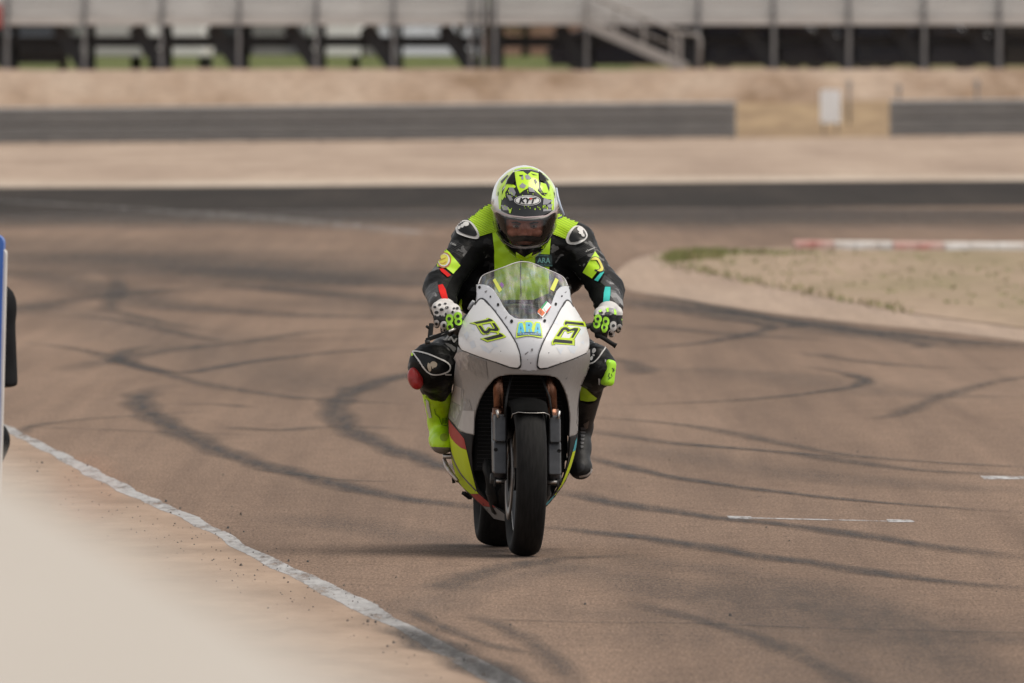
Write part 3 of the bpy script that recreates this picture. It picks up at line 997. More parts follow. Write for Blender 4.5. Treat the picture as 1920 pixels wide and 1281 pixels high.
# ------------------------------------------------------------------ blue board at the left edge, marshal behind it
BD = 56.0
pt, pb = W(9, 440, BD), W(-2, 900, BD)
bb = empty('blue_panel', (pt.x - .7, BD, 0), 0, 'upright blue foam panel with a white edge standing beside the track', 'panel')
lean = (pt.x - pb.x) / (pt.z - pb.z)
M_BLUE = mat('blue_vinyl', (.03, .11, .42), .45, col2=(.045, .15, .50), scale=7, bump=.2)
M_WEDGE = mat('white_vinyl', (.66, .64, .61), .5, col2=(.58, .55, .52), scale=12)
def plate(x0, x1, y0, y1, z0, z1, name, m, rnd):
    pts = [(x0, z0), (x1, z0), (x1, z1 - rnd)]
    for k in range(1, 7):
        a = k / 6 * math.pi / 2
        pts.append((x1 - rnd + rnd * math.cos(a), z1 - rnd + rnd * math.sin(a)))
    pts += [(x0, z1)]
    v = [(x + lean * z, y, z) for y in (y0, y1) for x, z in pts]
    n = len(pts)
    f = [tuple(range(n)), tuple(range(n, 2 * n))[::-1]] + [(i, (i + 1) % n, n + (i + 1) % n, n + i) for i in range(n)]
    return obj(name, v, f, m, bb)
ztop = pt.z
xr = pt.x - lean * ztop - (pt.x - .7)
plate(-.9, xr, -.1, .1, .03, ztop, 'cover', M_BLUE, .03)
plate(-.9, xr + .008, -.085, .085, .03, ztop - .045, 'edge_band', M_WEDGE, .02)
for s in (-.7, xr - .1):
    MB().box((s, 0, .02), (.08, .5, .04)).build('foot', M_POST, bb)

# ================================================================== THE MOTORCYCLE (local frame: x right of the picture, y to the rear, z up, origin under the front tyre)
YAW, LEAN = 0.069, 0.020
FC = G(983, 1043)
BM = Matrix.Translation(FC) @ Matrix.Rotation(YAW, 4, 'Z') @ Matrix.Rotation(LEAN, 4, 'Y')
BI = BM.inverted()
CO = np.array(BI @ CAMP)
def rays(P):                           # local ray directions through photograph pixels
    P = np.asarray(P, float).reshape(-1, 2)
    d = np.stack([(P[:, 0] - CX) / FPX, -(P[:, 1] - CY) / FPX, -np.ones(len(P))], 1)
    Mx = np.array(BI.to_3x3()) @ np.array(CAMR)
    d = d @ Mx.T
    return d / np.linalg.norm(d, axis=1)[:, None]
def BL(px, py, y):                     # local point at local depth y seen at a pixel
    d = rays([(px, py)])[0]
    return Vector(CO + d * ((y - CO[1]) / d[1]))

zz = np.linspace(0.0, 1.3, 651)
def table(P):
    P = sorted(P)
    a = np.interp(zz, [p[0] for p in P], [p[1] for p in P])
    k = np.exp(-.5 * (np.arange(-30, 31) / 10.0) ** 2)
    k /= k.sum()
    return np.convolve(np.pad(a, 30, mode='edge'), k, 'valid')
C_T = table([(.10, .34), (.2, .22), (.3, .12), (.45, .05), (.6, .0), (.70, -.03), (.78, -.065), (.85, -.045), (.915, .015), (.97, .09), (1.025, .17), (1.09, .27), (1.14, .36), (1.3, .65)])
W_T = table([(.0, .04), (.10, .05), (.13, .075), (.20, .14), (.28, .19), (.36, .215), (.43, .228), (.6, .224), (.66, .23), (.72, .255), (.79, .275), (.86, .275), (.95, .252), (1.3, .25)])
def F(x, z):
    c = np.interp(z, zz, C_T)
    ww = np.interp(z, zz, W_T)
    ax = np.abs(x)
    e = np.minimum(ax / ww, 1.0)
    return c + .36 * e ** 2.4 + np.maximum(ax - ww, 0) * 17
def fmap(P, off=0.0):
    d = rays(P)
    lo = np.full(len(d), -.35)
    hi = np.full(len(d), 1.5)
    for _ in range(45):
        y = (lo + hi) / 2
        q = CO + d * ((y - CO[1]) / d[:, 1])[:, None]
        g = F(q[:, 0], q[:, 2]) > y
        lo = np.where(g, y, lo)
        hi = np.where(g, hi, y)
    q = CO + d * ((hi - CO[1]) / d[:, 1])[:, None]
    return q - d * off

def px_bm(polys, step, holes=None):
    bm = bmesh.new()
    for P in polys:
        vs = [bm.verts.new((p[0], p[1], 0)) for p in P]
        bm.faces.new(vs)
    bm.normal_update()
    bmesh.ops.triangulate(bm, faces=bm.faces[:], ngon_method='EAR_CLIP')
    cut_bm(bm, step)
    return bm
def cut_bm(bm, step):
    xs_ = [v.co.x for v in bm.verts]
    ys_ = [v.co.y for v in bm.verts]
    for lo, hi, ax in ((min(xs_), max(xs_), (1, 0, 0)), (min(ys_), max(ys_), (0, 1, 0))):
        for k in np.arange(math.ceil(lo / step) * step + .0137, hi, step):
            bmesh.ops.bisect_plane(bm, geom=bm.verts[:] + bm.edges[:] + bm.faces[:], plane_co=(k * ax[0], k * ax[1], 0), plane_no=ax)
    bmesh.ops.remove_doubles(bm, verts=bm.verts[:], dist=.01)

def bm_map(bm, mapf, off):
    bm.verts.ensure_lookup_table()
    P = np.array([(v.co.x, v.co.y) for v in bm.verts])
    q = mapf(P, off)
    bad = []
    for v, c in zip(bm.verts[:], q):
        if np.isnan(c[0]):
            bad.append(v)
        else:
            v.co = c
    if bad:
        bmesh.ops.delete(bm, geom=bad, context='VERTS')

def bm_obj(name, bm, m, parent, smooth=True, face_cam=True):
    if face_cam and bm.faces:
        bm.normal_update()
        c = Vector(CO)
        for f in bm.faces:
            if f.normal.dot(c - f.calc_center_median()) < 0:
                f.normal_flip()
    me = bpy.data.meshes.new(name)
    bm.to_mesh(me)
    bm.free()
    me.materials.append(m)
    if smooth:
        me.polygons.foreach_set('use_smooth', [True] * len(me.polygons))
    return link(name, me, parent)

def decal(name, polys, mapf, m, parent, off=.002, step=4.0, T=None):
    if T:
        polys = [[T(*p) for p in P] for P in polys]
    bm = px_bm(polys, step)
    bm_map(bm, mapf, off)
    return bm_obj(name, bm, m, parent)

def zm(ox, oy, s):                     # coordinates read off an enlarged view -> photograph pixels
    return lambda x, y: (ox + x / s, oy + y / s)
def circ(cx, cy, rx, ry=None, n=20, a=0.0):
    ry = ry or rx
    out = []
    for k in range(n):
        t = 2 * math.pi * k / n
        x, y = rx * math.cos(t), ry * math.sin(t)
        out.append((cx + x * math.cos(a) - y * math.sin(a), cy + x * math.sin(a) + y * math.cos(a)))
    return out
def stroke(P, wd, closed=False):       # polyline -> polygons of a line of width wd
    P = [np.array(p, float) for p in P]
    if closed:
        P = P + [P[0]]
    out = []
    L_, R_ = [], []
    n = len(P)
    for i in range(n):
        a = P[i - 1] if i > 0 else (P[-2] if closed else P[0])
        b_ = P[i + 1] if i < n - 1 else (P[1] if closed else P[-1])
        d = (b_ - a) / (np.linalg.norm(b_ - a) + 1e-9)
        nn = np.array((-d[1], d[0])) * wd / 2
        L_.append(P[i] + nn)
        R_.append(P[i] - nn)
    for i in range(n - 1):
        out.append([tuple(L_[i]), tuple(L_[i + 1]), tuple(R_[i + 1]), tuple(R_[i])])
    return out
def smoothp(P, n=5, closed=True):
    if closed:
        Q = catmull(list(P[-2:]) + list(P) + list(P[:2]), n)
        return [tuple(p) for p in Q[2 * n:-(2 * n) + 0][:len(P) * n]]
    return [tuple(p) for p in catmull(P, n)]

TXT = {}
def text_px(s, p0, ux, uy, bold=0.0, shear=0.0, step=4.0):   # p0: lower-left pixel, ux/uy: pixel vectors of full width / height
    cu = bpy.data.curves.new('t', 'FONT')
    cu.body = s
    cu.offset = bold
    cu.shear = shear
    cu.resolution_u = 3
    o = bpy.data.objects.new('t', cu)
    COL.objects.link(o)
    bpy.context.view_layer.update()
    me = bpy.data.meshes.new_from_object(o.evaluated_get(bpy.context.evaluated_depsgraph_get()))
    bpy.data.objects.remove(o)
    bm = bmesh.new()
    bm.from_mesh(me)
    bpy.data.meshes.remove(me)
    xs_ = [v.co.x for v in bm.verts]
    ys_ = [v.co.y for v in bm.verts]
    x0, x1, y0, y1 = min(xs_), max(xs_), min(ys_), max(ys_)
    for v in bm.verts:
        a, b_ = (v.co.x - x0) / (x1 - x0), (v.co.y - y0) / (y1 - y0)
        v.co = (p0[0] + ux[0] * a + uy[0] * b_, p0[1] + ux[1] * a + uy[1] * b_, 0)
    cut_bm(bm, step)
    return bm
def text_decal(name, s, p0, ux, uy, mapf, m, parent, off=.003, bold=0.0, shear=0.0):
    bm = text_px(s, p0, ux, uy, bold, shear)
    bm_map(bm, mapf, off)
    return bm_obj(name, bm, m, parent)

# ------------------------------------------------------------------ materials of the machine
def panel_paint(name, col, rough=.28, scuff=(.5, .48, .45), amount=.3, coat=.4):
    m, t, b, N, L = node_mat(name)
    c = coords(N)
    n = noise(t, L, c, 38, 6, .7, (1, 1, .6))
    n2 = noise(t, L, c, 5, 4, .6)
    n3 = noise(t, L, c, 160, 2, .6, (1, 1, .3))
    a = ramp(t, L, n2, [(.35, tuple(v * .90 for v in col)), (.65, col)])
    fac = ramp(t, L, n, [(.62, (0, 0, 0)), (.74, (amount, amount, amount))])
    a = mix(t, L, fac, a, scuff)
    L(a, b.inputs['Base Color'])
    L(ramp(t, L, n3, [(.3, (rough, rough, rough)), (.8, (rough + .25, rough + .25, rough + .25))]), b.inputs['Roughness'])
    b.inputs['Coat Weight'].default_value = coat
    b.inputs['Specular IOR Level'].default_value = .5 if coat else .12
    b.inputs['Coat Roughness'].default_value = .15
    return m
M_WHITE = panel_paint('white_bodywork', (.80, .80, .80), .3, (.6, .62, .66), .4)
M_NOSE = panel_paint('pale_silver_paint', (.56, .57, .60), .32, (.3, .3, .31), .5)
M_GREY = panel_paint('dirty_grey_paint', (.25, .238, .23), .42, (.13, .125, .12), .6, 0.15)
M_YEL = panel_paint('neon_yellow_paint', (.56, .66, .03), .65, (.34, .38, .05), .5, 0)
M_REDP = panel_paint('faded_red_paint', (.42, .075, .06), .65, (.22, .08, .07), .5, 0)
M_TEAL = panel_paint('blue_paint', (.08, .34, .40), .65, (.1, .2, .2), .4, 0)
M_TAPE = mat('grey_tape', (.17, .165, .163), .4, .1, col2=(.22, .213, .21), scale=40, bump=.6, bscale=30)
M_FOIL = mat('silver_tape', (.46, .455, .46), .3, .25, col2=(.24, .235, .235), scale=30, bump=.9, bscale=24)
M_BLK = mat('black_plastic', (.008, .008, .009), .7, col2=(.013, .0125, .012), scale=25, spec=.2)
M_BLKP = mat('black_print', (.012, .012, .014), .5)
M_LIME = mat('lime_print', (.55, .72, .03), .45)
M_CYAN = mat('cyan_print', (.09, .46, .66), .45)
M_NAVY = mat('navy_print', (.02, .09, .19), .45)
M_PALE = mat('pale_print', (.70, .69, .66), .5)
M_WPR = mat('white_print', (.78, .78, .78), .5)
M_RPR = mat('red_print', (.62, .05, .03), .5)
M_TRIM = mat('panel_seam', (.025, .024, .026), .6)
M_BRONZE = mat('bronze_anodised', (.20, .098, .062), .25, .9, col2=(.13, .062, .04), scale=60, stretch=(1, 1, .1))
M_GUN = mat('grey_anodised', (.055, .056, .061), .42, .4, col2=(.036, .037, .04), scale=20)
M_ALLOY = mat('bare_alloy', (.48, .46, .44), .35, .9, col2=(.36, .34, .32), scale=30)
M_IRON = mat('brake_steel', (.16, .15, .145), .4, .8)
M_RUB = mat('slick_rubber', (.0075, .0072, .007), .75, col2=(.014, .0133, .013), scale=30, stretch=(4, .6, .6), spec=.15)
M_RIM = mat('black_rim', (.02, .02, .022), .35, .3, coat=.2)
M_DARK2 = mat('engine_dark', (.012, .012, .012), .6, col2=(.022, .021, .02), scale=20)
M_TI = mat('exhaust_titanium', (.26, .22, .20), .35, .9)

moto = empty('motorcycle', (0, 0, 0), 0, 'white and grey racing motorcycle numbered 131 with lime and red belly panels', 'motorcycle')
moto.matrix_world = BM

def mirror_obj(o, name=None):
    me = o.data.copy()
    me.transform(Matrix.Scale(-1, 4, (1, 0, 0)))
    me.flip_normals()
    c = link(name or o.name.split('.')[0], me, o.parent)
    for md in o.modifiers:
        n = c.modifiers.new(md.name, md.type)
        if md.type == 'SOLIDIFY':
            n.thickness, n.offset = md.thickness, md.offset
    return c
def solid(o, th=.004):
    s = o.modifiers.new('thickness', 'SOLIDIFY')
    s.thickness = th
    s.offset = -1
    return o
def panel(name, poly, m, half=False, off=0.0, step=4.0, th=.004):
    bm = px_bm([poly], step)
    bm_map(bm, fmap, off)
    if half:
        bmesh.ops.bisect_plane(bm, geom=bm.verts[:] + bm.edges[:] + bm.faces[:], plane_co=(0, 0, 0), plane_no=(1, 0, 0), clear_outer=True)
        g = bmesh.ops.duplicate(bm, geom=bm.verts[:] + bm.edges[:] + bm.faces[:])['geom']
        for v in g:
            if isinstance(v, bmesh.types.BMVert):
                v.co.x *= -1
        bmesh.ops.remove_doubles(bm, verts=bm.verts[:], dist=.0006)
    o = solid(bm_obj(name, bm, m, moto), th)
    if not half:
        mirror_obj(o)
    return o

# --- panels traced on the picture-left side, mirrored about the bike's centre plane
white_in = [(908, 563), (918, 573), (929.5, 587), (951, 617), (966, 642), (974, 664), (975.6, 685)]
white_bot = [(970, 690), (955, 688), (929.5, 678.6), (899.6, 669), (865.4, 656)]
white_out = [(860, 647), (859.5, 629), (864, 608), (876, 590), (888, 572), (896, 564), (902, 561)]
panel('number_panel', white_in + white_bot + white_out, M_WHITE, off=.003)
screen_low = [(897, 533), (908, 534), (916, 536), (925, 543), (935, 558), (944, 574.6), (954.6, 589), (965, 596.5), (973, 598), (1004, 598)]
panel('nose_panel', [(1004, 697), (978, 696), (972, 692), (977, 687), (975.5, 664), (967.5, 642), (952.5, 617), (931, 587), (910, 562.5), (903, 559.5), (897, 562), (892, 566), (893.5, 552), (892.6, 534)] + screen_low, M_NOSE, half=True)
panel('lower_nose', [(1004, 697), (972, 692.5), (955, 689.5), (929, 680), (899, 670), (865, 657), (858, 650), (855.5, 668), (852, 700), (849, 728), (844, 754), (840, 783), (852, 796), (861, 808), (874, 812.5), (888, 816),
                     (889, 786), (892, 770), (898, 752), (905, 738), (914, 725), (925, 712), (938, 705), (955, 703), (1004, 703)], M_GREY, half=True)
panel('seam', [p for p in stroke(white_in[::1] + white_bot[:1], 2.0)][0], M_TRIM, off=.004, th=.001)
def seam(pl, wd=2.0):
    bm = px_bm(stroke(smoothp(pl, 5, False), wd), 5)
    bm_map(bm, fmap, .0045)
    o = bm_obj('seam', bm, M_TRIM, moto)
    mirror_obj(o)
seam([(890, 572), (897, 562.5), (903, 559.5), (910, 563), (919, 573), (930.5, 587), (952, 617), (967, 642), (975, 664), (976.6, 684), (972, 691), (955, 689), (929.5, 679.6)], 2.1)
seam([(929.5, 679.8), (899.6, 670), (866, 657.2)], 1.5)

# lower fairing: dark inner blade, red and lime stripes, belly
panel('belly_panel', [(840, 783), (852, 796), (861, 808), (874, 812.5), (888, 816), (884, 850), (888, 890), (898, 918), (917, 943), (948, 962), (1000, 966), (1000, 978), (946, 978), (926, 973), (903, 949), (880, 928), (858, 904), (848, 870), (842, 834)], M_BLK, half=True, off=-.002)
red1 = [(841, 786), (847, 795.5), (858, 808), (870, 823), (874.5, 843.5), (864, 840), (853.5, 831), (845.6, 821.6), (841.7, 812)]
yel = [(841.7, 812), (845.6, 821.6), (853.5, 831), (864, 840), (874.5, 844), (880, 868), (888, 900), (894, 922), (897, 926), (882, 926), (867.5, 914), (856, 897), (848.5, 869), (842.4, 834)]
red2 = [(882, 926.5), (898, 926.5), (918, 944), (930, 952), (906, 949), (893, 938)]
tail = [(906, 949.5), (930, 952.5), (946, 964), (946, 977), (926, 972.5)]
for nm, P, mm, mr in (('red_stripe', red1, M_REDP, M_TEAL), ('lime_stripe', yel, M_YEL, M_YEL), ('belly_stripe', red2, M_REDP, M_TEAL), ('belly_edge', tail, M_GREY, M_GREY)):
    bm = px_bm([P], 4)
    bm_map(bm, fmap, .002)
    o = bm_obj(nm, bm, mm, moto)
    c = mirror_obj(o, 'blue_stripe' if mr is M_TEAL else nm)
    c.data.materials[0] = mr
bm = px_bm(stroke(smoothp([(841.5, 828), (847, 854), (861, 884), (874, 901), (893, 921)], 5, False), 2.6), 4)
bm_map(bm, fmap, .004)
mirror_obj(bm_obj('dark_pinstripe', bm, mat('plum_stripe', (.075, .06, .07), .5), moto))
# tape repairs on the picture-left flank
Z2 = zm(780, 480, 4.683)
Z3 = zm(780, 720, 6.407)
for nm, P, T, mm in (('tape_patch', [(455, 868), (615, 925), (632, 1082), (520, 1050), (470, 1000)], Z2, M_TAPE), ('tape_patch', [(355, 850), (440, 835), (470, 860), (452, 1000), (400, 1010), (330, 900)], Z2, M_FOIL),
                     ('tape_patch', [(570, 170), (640, 190), (672, 310), (570, 312)], Z3, M_TAPE), ('tape_patch', [(425, 205), (470, 240), (530, 265), (560, 60), (575, 80), (545, 300), (490, 420), (470, 450), (430, 380), (410, 260)], Z3, M_FOIL),
                     ('tape_patch', [(470, 20), (545, 50), (535, 260), (415, 195)], Z3, mat('beige_tape', (.42, .385, .36), .45, col2=(.36, .33, .31), scale=20)),
                     ('tape_patch', [(560, 320), (700, 330), (690, 600), (600, 585), (500, 530)], Z3, mat('dull_tape', (.36, .345, .335), .4, col2=(.42, .40, .385), scale=15))):
    decal(nm, [P], fmap, mm, moto, .003, 4, T)

# windscreen
m, t, b, N, L = node_mat('clear_screen')
out = t.nodes['Material Output']
t.nodes.remove(b)
tr = N('BsdfTransparent')
tr.inputs[0].default_value = (.86, .87, .88, 1)
gl = N('BsdfGlossy')
gl.inputs['Roughness'].default_value = .07
lw = N('LayerWeight')
lw.inputs['Blend'].default_value = .22
cc = coords(N)
bp = N('Bump')
bp.inputs['Strength'].default_value = .25
bp.inputs['Distance'].default_value = .02
L(noise(t, L, cc, 9, 3, .5, (2.5, 1, .6)), bp.inputs['Height'])
L(bp.outputs[0], gl.inputs['Normal'])
hue = ramp(t, L, noise(t, L, cc, 11, 3, .6, (1.5, 1, .8)), [(.3, (.75, .95, .95)), (.42, (.95, .8, .95)), (.5, (.95, .95, .75)), (.6, (.75, .85, 1)), (.7, (1, .9, .8))])
L(hue, gl.inputs['Color'])
dif = N('BsdfDiffuse')
L(hue, dif.inputs['Color'])
ad = N('MixShader')
streak_glare = ramp(t, L, noise(t, L, cc, 7, 3, .5, (5, 1, .35)), [(.40, (.03, .03, .03)), (.56, (.16, .16, .16)), (.72, (.42, .42, .42))])  # pale noise streaks mixed into the screen as painted reflections
L(streak_glare, ad.inputs[0])
L(tr.outputs[0], ad.inputs[1])
L(dif.outputs[0], ad.inputs[2])
mx = N('MixShader')
L(lw.outputs['Fresnel'], mx.inputs[0])
L(ad.outputs[0], mx.inputs[1])
L(gl.outputs[0], mx.inputs[2])
L(mx.outputs[0], out.inputs[0])
M_SCREEN = m
arch = [(897, 533), (901.5, 521.5), (909, 514.7), (927.5, 507.4), (945, 501), (963, 494), (978.5, 490.7), (1004, 490)]
bm = px_bm([arch + screen_low[::-1][:-1]], 4)
bm_map(bm, fmap, -.001)
bmesh.ops.bisect_plane(bm, geom=bm.verts[:] + bm.edges[:] + bm.faces[:], plane_co=(0, 0, 0), plane_no=(1, 0, 0), clear_outer=True)
g = bmesh.ops.duplicate(bm, geom=bm.verts[:] + bm.edges[:] + bm.faces[:])['geom']
for v in g:
    if isinstance(v, bmesh.types.BMVert):
        v.co.x *= -1
bmesh.ops.remove_doubles(bm, verts=bm.verts[:], dist=.0006)
screen = bm_obj('windscreen', bm, M_SCREEN, moto)
def edge_tube(pl, r, name, m, par, both=True):
    q = fmap(smoothp(pl, 5, False), .001)
    q = q[q[:, 0] <= .002]
    pts = [Vector(p) for p in q]
    if both:
        pts = pts + [Vector((-p.x, p.y, p.z)) for p in pts[::-1][1:]]
    return MB().tube(pts, r, 6).build(name, m, par, True)
edge_tube(arch, .0022, 'screen_edge', mat('screen_rim', (.62, .60, .60), .25, spec=.7), screen)
Z6 = zm(890, 485, 9.6)
decal('sticker', [[(325, 385), (368, 352), (490, 562), (442, 610)]], fmap, mat('yellow_sticker', (.62, .66, .10), .4), screen, .003, 4, Z6)
decal('sticker', [[(1455, 345), (1512, 385), (1425, 592), (1358, 552)]], fmap, mat('yellow_sticker', (0, 0, 0)), screen, .003, 4, Z6)
decal('sticker', [[(480, 420), (530, 470), (500, 530), (450, 470)]], fmap, mat('violet_sticker', (.25, .12, .32), .4), screen, .003, 4, Z6)
decal('sticker', [[(1290, 760), (1380, 840), (1225, 1065), (1130, 980)]], fmap, M_WPR, screen, .003, 4, Z6)
decal('sticker', [[(1290, 760), (1312, 780), (1190, 940), (1165, 915)]], fmap, mat('green_print', (.03, .30, .12), .5), screen, .0045, 4, Z6)
decal('sticker', [[(1370, 850), (1378, 862), (1300, 980), (1280, 960)]], fmap, M_RPR, screen, .0045, 4, Z6)
decal('sticker', [[(1150, 920), (1185, 890), (1270, 975), (1215, 1035), (1130, 960)]], fmap, mat('orange_print', (.60, .13, .03), .5), screen, .005, 4, Z6)
text_decal('sticker_number', '6', Z6(1262, 935), (2.8, 3.0), (-3.2, 3.0 - 9.5), fmap, mat('green_print', (0, 0, 0)), screen, .0065, .02)
text_decal('sticker_number', '7', Z6(1185, 985), (2.8, 3.0), (-1.0, -6.0), fmap, M_BLKP, screen, .0065, .02)
# screen bolts
for P in (circ(85, 515, 24, 28), circ(420, 828, 22, 30), circ(665, 1127, 27, 34), circ(1722, 522, 20, 30), circ(1463, 818, 22, 28), circ(1262, 1117, 26, 28), circ(282, 684, 14, 20), circ(1572, 674, 12, 18)):
    decal('bolt', [P], fmap, M_BLK, moto, .004, 6, Z6)
# scratches and chips on the nose
for P in ([(955, 860), (985, 838), (988, 846), (960, 870)], [(1010, 815), (1028, 812), (1026, 838), (1014, 836)], [(975, 905), (985, 912), (980, 918)], [(1000, 940), (1012, 932), (1010, 950)], [(780, 540), (800, 525), (790, 555)], [(600, 310), (625, 300), (612, 325)],
          [(1305, 320), (1325, 308), (1318, 325)], [(1310, 1080), (1332, 1060), (1325, 1085)], [(1160, 848), (1172, 845), (1166, 860)], [(738, 832), (748, 836), (742, 842)]):
    decal('paint_chip', [P], fmap, mat('chip', (.16, .155, .16), .7), moto, .0035, 5, Z2)
# faint camouflage ghosts on the white panels
M_GHOST = mat('ghost_print', (.66, .70, .75), .4)
for P in ([(420, 690), (450, 660), (465, 700), (440, 735)], [(470, 760), (505, 740), (525, 800), (490, 815)], [(560, 780), (600, 790), (640, 830), (690, 800), (640, 860), (590, 830)], [(660, 760), (700, 770), (720, 800), (680, 800)], [(1330, 800), (1380, 780), (1420, 800), (1390, 860), (1360, 850)],
          [(1230, 800), (1260, 820), (1300, 800), (1270, 865)], [(1420, 640), (1450, 610), (1480, 660), (1450, 700)], [(1210, 590), (1240, 560), (1250, 600)], [(480, 640), (510, 610), (520, 660)], [(1440, 760), (1475, 740), (1480, 780)]):
    decal('ghost_patch', [P], fmap, M_GHOST, moto, .0045, 5, Z2)

# race number 131, both panels
N1 = zm(870, 585, 21.333)
N2 = zm(1025, 585, 21.333)
yA = [[(320, 420), (900, 275), (905, 235), (1000, 240), (1130, 295), (1235, 385), (690, 495), (520, 535), (440, 500), (215, 440)],
      [(500, 530), (690, 495), (720, 500), (820, 690), (870, 730), (960, 590), (930, 880), (780, 915), (690, 850)],
      [(690, 495), (1040, 420), (1050, 450), (720, 505)],
      [(1040, 425), (1235, 385), (1440, 680), (1410, 790), (1350, 835), (1090, 800), (1060, 790), (1020, 870), (925, 905), (955, 590), (1170, 650), (1180, 640), (1050, 450)],
      [(640, 1068), (1345, 880), (1310, 830), (1400, 815), (1560, 865), (1695, 990), (1600, 1030), (940, 1205)]]
bA = [[(370, 420), (960, 300), (980, 255), (1090, 290), (1170, 360), (500, 480)],
      [(560, 555), (660, 540), (830, 760), (920, 740), (990, 640), (1100, 670), (1200, 670), (1230, 640), (1120, 450), (1220, 440), (1395, 690), (1370, 750), (1270, 770), (1090, 745), (1050, 760), (1000, 840), (900, 875), (800, 860), (720, 790)],
      [(770, 1060), (1410, 890), (1395, 840), (1500, 880), (1600, 970), (950, 1140)]]
yB = [[(670, 470), (735, 325), (1520, 390), (1590, 595), (850, 520), (830, 560), (700, 565)],
      [(315, 1010), (560, 610), (700, 565), (830, 565), (960, 650), (1150, 605), (1290, 615), (1345, 680), (1090, 1095), (1000, 1110), (920, 1050), (1060, 790), (1000, 800), (830, 870), (780, 760), (700, 760), (550, 1025), (550, 1060), (320, 1040)],
      [(540, 1020), (940, 1050), (1000, 1110), (540, 1060)],
      [(205, 1320), (195, 1190), (300, 1040), (1060, 1110), (1120, 1100), (1112, 1345), (1000, 1322), (400, 1275), (330, 1265), (320, 1305)]]
bB = [[(720, 440), (760, 370), (1460, 440), (1510, 550), (830, 475), (770, 520), (730, 500)],
      [(390, 970), (590, 670), (680, 610), (800, 610), (930, 700), (1100, 640), (1260, 650), (1260, 720), (1060, 1040), (980, 1030), (1110, 760), (1000, 750), (850, 800), (770, 720), (690, 720), (500, 980)],
      [(260, 1170), (320, 1080), (1030, 1150), (1030, 1275), (360, 1215), (290, 1225), (270, 1285)]]
for ys_, bs_, T, sh in ((yA, bA, N1, (-18, 16)), (yB, bB, N2, (20, 12))):
    for P in ys_:
        decal('number_outline', [[(x + sh[0], y + sh[1]) for x, y in P]], fmap, M_BLKP, moto, .005, 4, T)  # printed black edge, offset below the lime border
        decal('number_border', [P], fmap, M_LIME, moto, .006, 4, T)
    for P in bs_:
        decal('race_number', [P], fmap, M_BLKP, moto, .007, 4, T)
# ARA badge on the nose
NA = zm(960, 590, 25.61)
decal('badge_backing', [[(300, 380), (420, 340), (520, 340), (600, 480), (612, 310), (760, 285), (900, 300), (1010, 380), (1045, 500), (1110, 340), (1230, 340), (1350, 380), (1430, 700), (1485, 1110), (1300, 1095), (1000, 1035), (830, 1020), (600, 1035), (195, 1115), (215, 800)]], fmap, M_LIME, moto, .005, 4, NA)
decal('badge_band', [[(255, 890), (600, 830), (1000, 830), (1405, 900), (1425, 1045), (1000, 978), (830, 965), (600, 985), (258, 1030)]], fmap, M_NAVY, moto, .006, 4, NA)
for P in ([(330, 440), (400, 395), (500, 400), (610, 860), (470, 870), (440, 780), (400, 780), (380, 880), (265, 880)], [(655, 365), (900, 365), (985, 450), (970, 590), (930, 640), (985, 835), (860, 835), (840, 680), (800, 680), (800, 835), (670, 835)], [(1175, 415), (1325, 420), (1405, 890), (1260, 900), (1240, 800), (1200, 800), (1170, 870), (1065, 855)]):
    decal('badge_letter', [P], fmap, M_CYAN, moto, .007, 4, NA)
for P in ([(425, 540), (458, 700), (395, 700)], [(780, 465), (850, 475), (850, 545), (780, 545)], [(1245, 560), (1275, 715), (1205, 715)]):
    decal('letter_hole', [P], fmap, M_NAVY, moto, .008, 4, NA)
text_decal('badge_text', 'AZ Riding Academy', NA(290, 990), (42.5, -.2), (0, -4.0), fmap, mat('pale_blue_print', (.45, .62, .70), .5), moto, .0085, .01)

# --- inside of the fairing
archp = [(888, 816), (889, 786), (892, 770), (898, 752), (905, 738), (914, 725), (925, 712), (938, 705), (955, 703), (1004, 703)]
q = fmap(smoothp(archp, 5, False), -.001)
q = q[q[:, 0] <= 0]
q = np.vstack([q, [[0, q[-1][1], q[-1][2]]]])
ring = [Vector(p) for p in q] + [Vector((-p[0], p[1], p[2])) for p in q[::-1][1:]]
v, f = [], []
for p in ring:
    v += [p, Vector((p.x * .97, p.y + .05, p.z + .004)), Vector((p.x * .92, max(p.y + .16, .28), p.z + .012)), Vector((p.x * .9, .47, p.z + .02))]
for i in range(len(ring) - 1):
    for k in range(3):
        f.append((i * 4 + k, i * 4 + k + 1, i * 4 + 5 + k, i * 4 + 4 + k))
obj('inner_duct', v, f, M_BLK, moto, True)
rad = MB().box((0, .40, .53), (.36, .035, .42)).build('radiator', M_BLK, moto, bevel=.008)
fin = MB()
for k in range(26):
    fin.box((0, .379, .34 + k * .0152), (.33, .004, .003))
fin.build('radiator_fins', mat('radiator_core', (.02, .02, .021), .5, .4), rad)
iw = [(0, .12), (.07, .15), (.13, .21), (.175, .30), (.195, .40), (.195, .66), (.21, .76), (.17, .86), (0, .88)]
iw = [(x, z) for x, z in iw] + [(-x, z) for x, z in iw[::-1][1:-1]]
obj('inner_dark_plate', [(x, .48, z) for x, z in iw] + [(x, .50, z) for x, z in iw], [tuple(range(len(iw))), tuple(range(len(iw), 2 * len(iw)))[::-1]], M_BLK, moto)  # black plate added so the inside of the fairing stays dark
MB().box((0, .72, .48), (.34, .42, .46)).build('engine', M_DARK2, moto, bevel=.04)
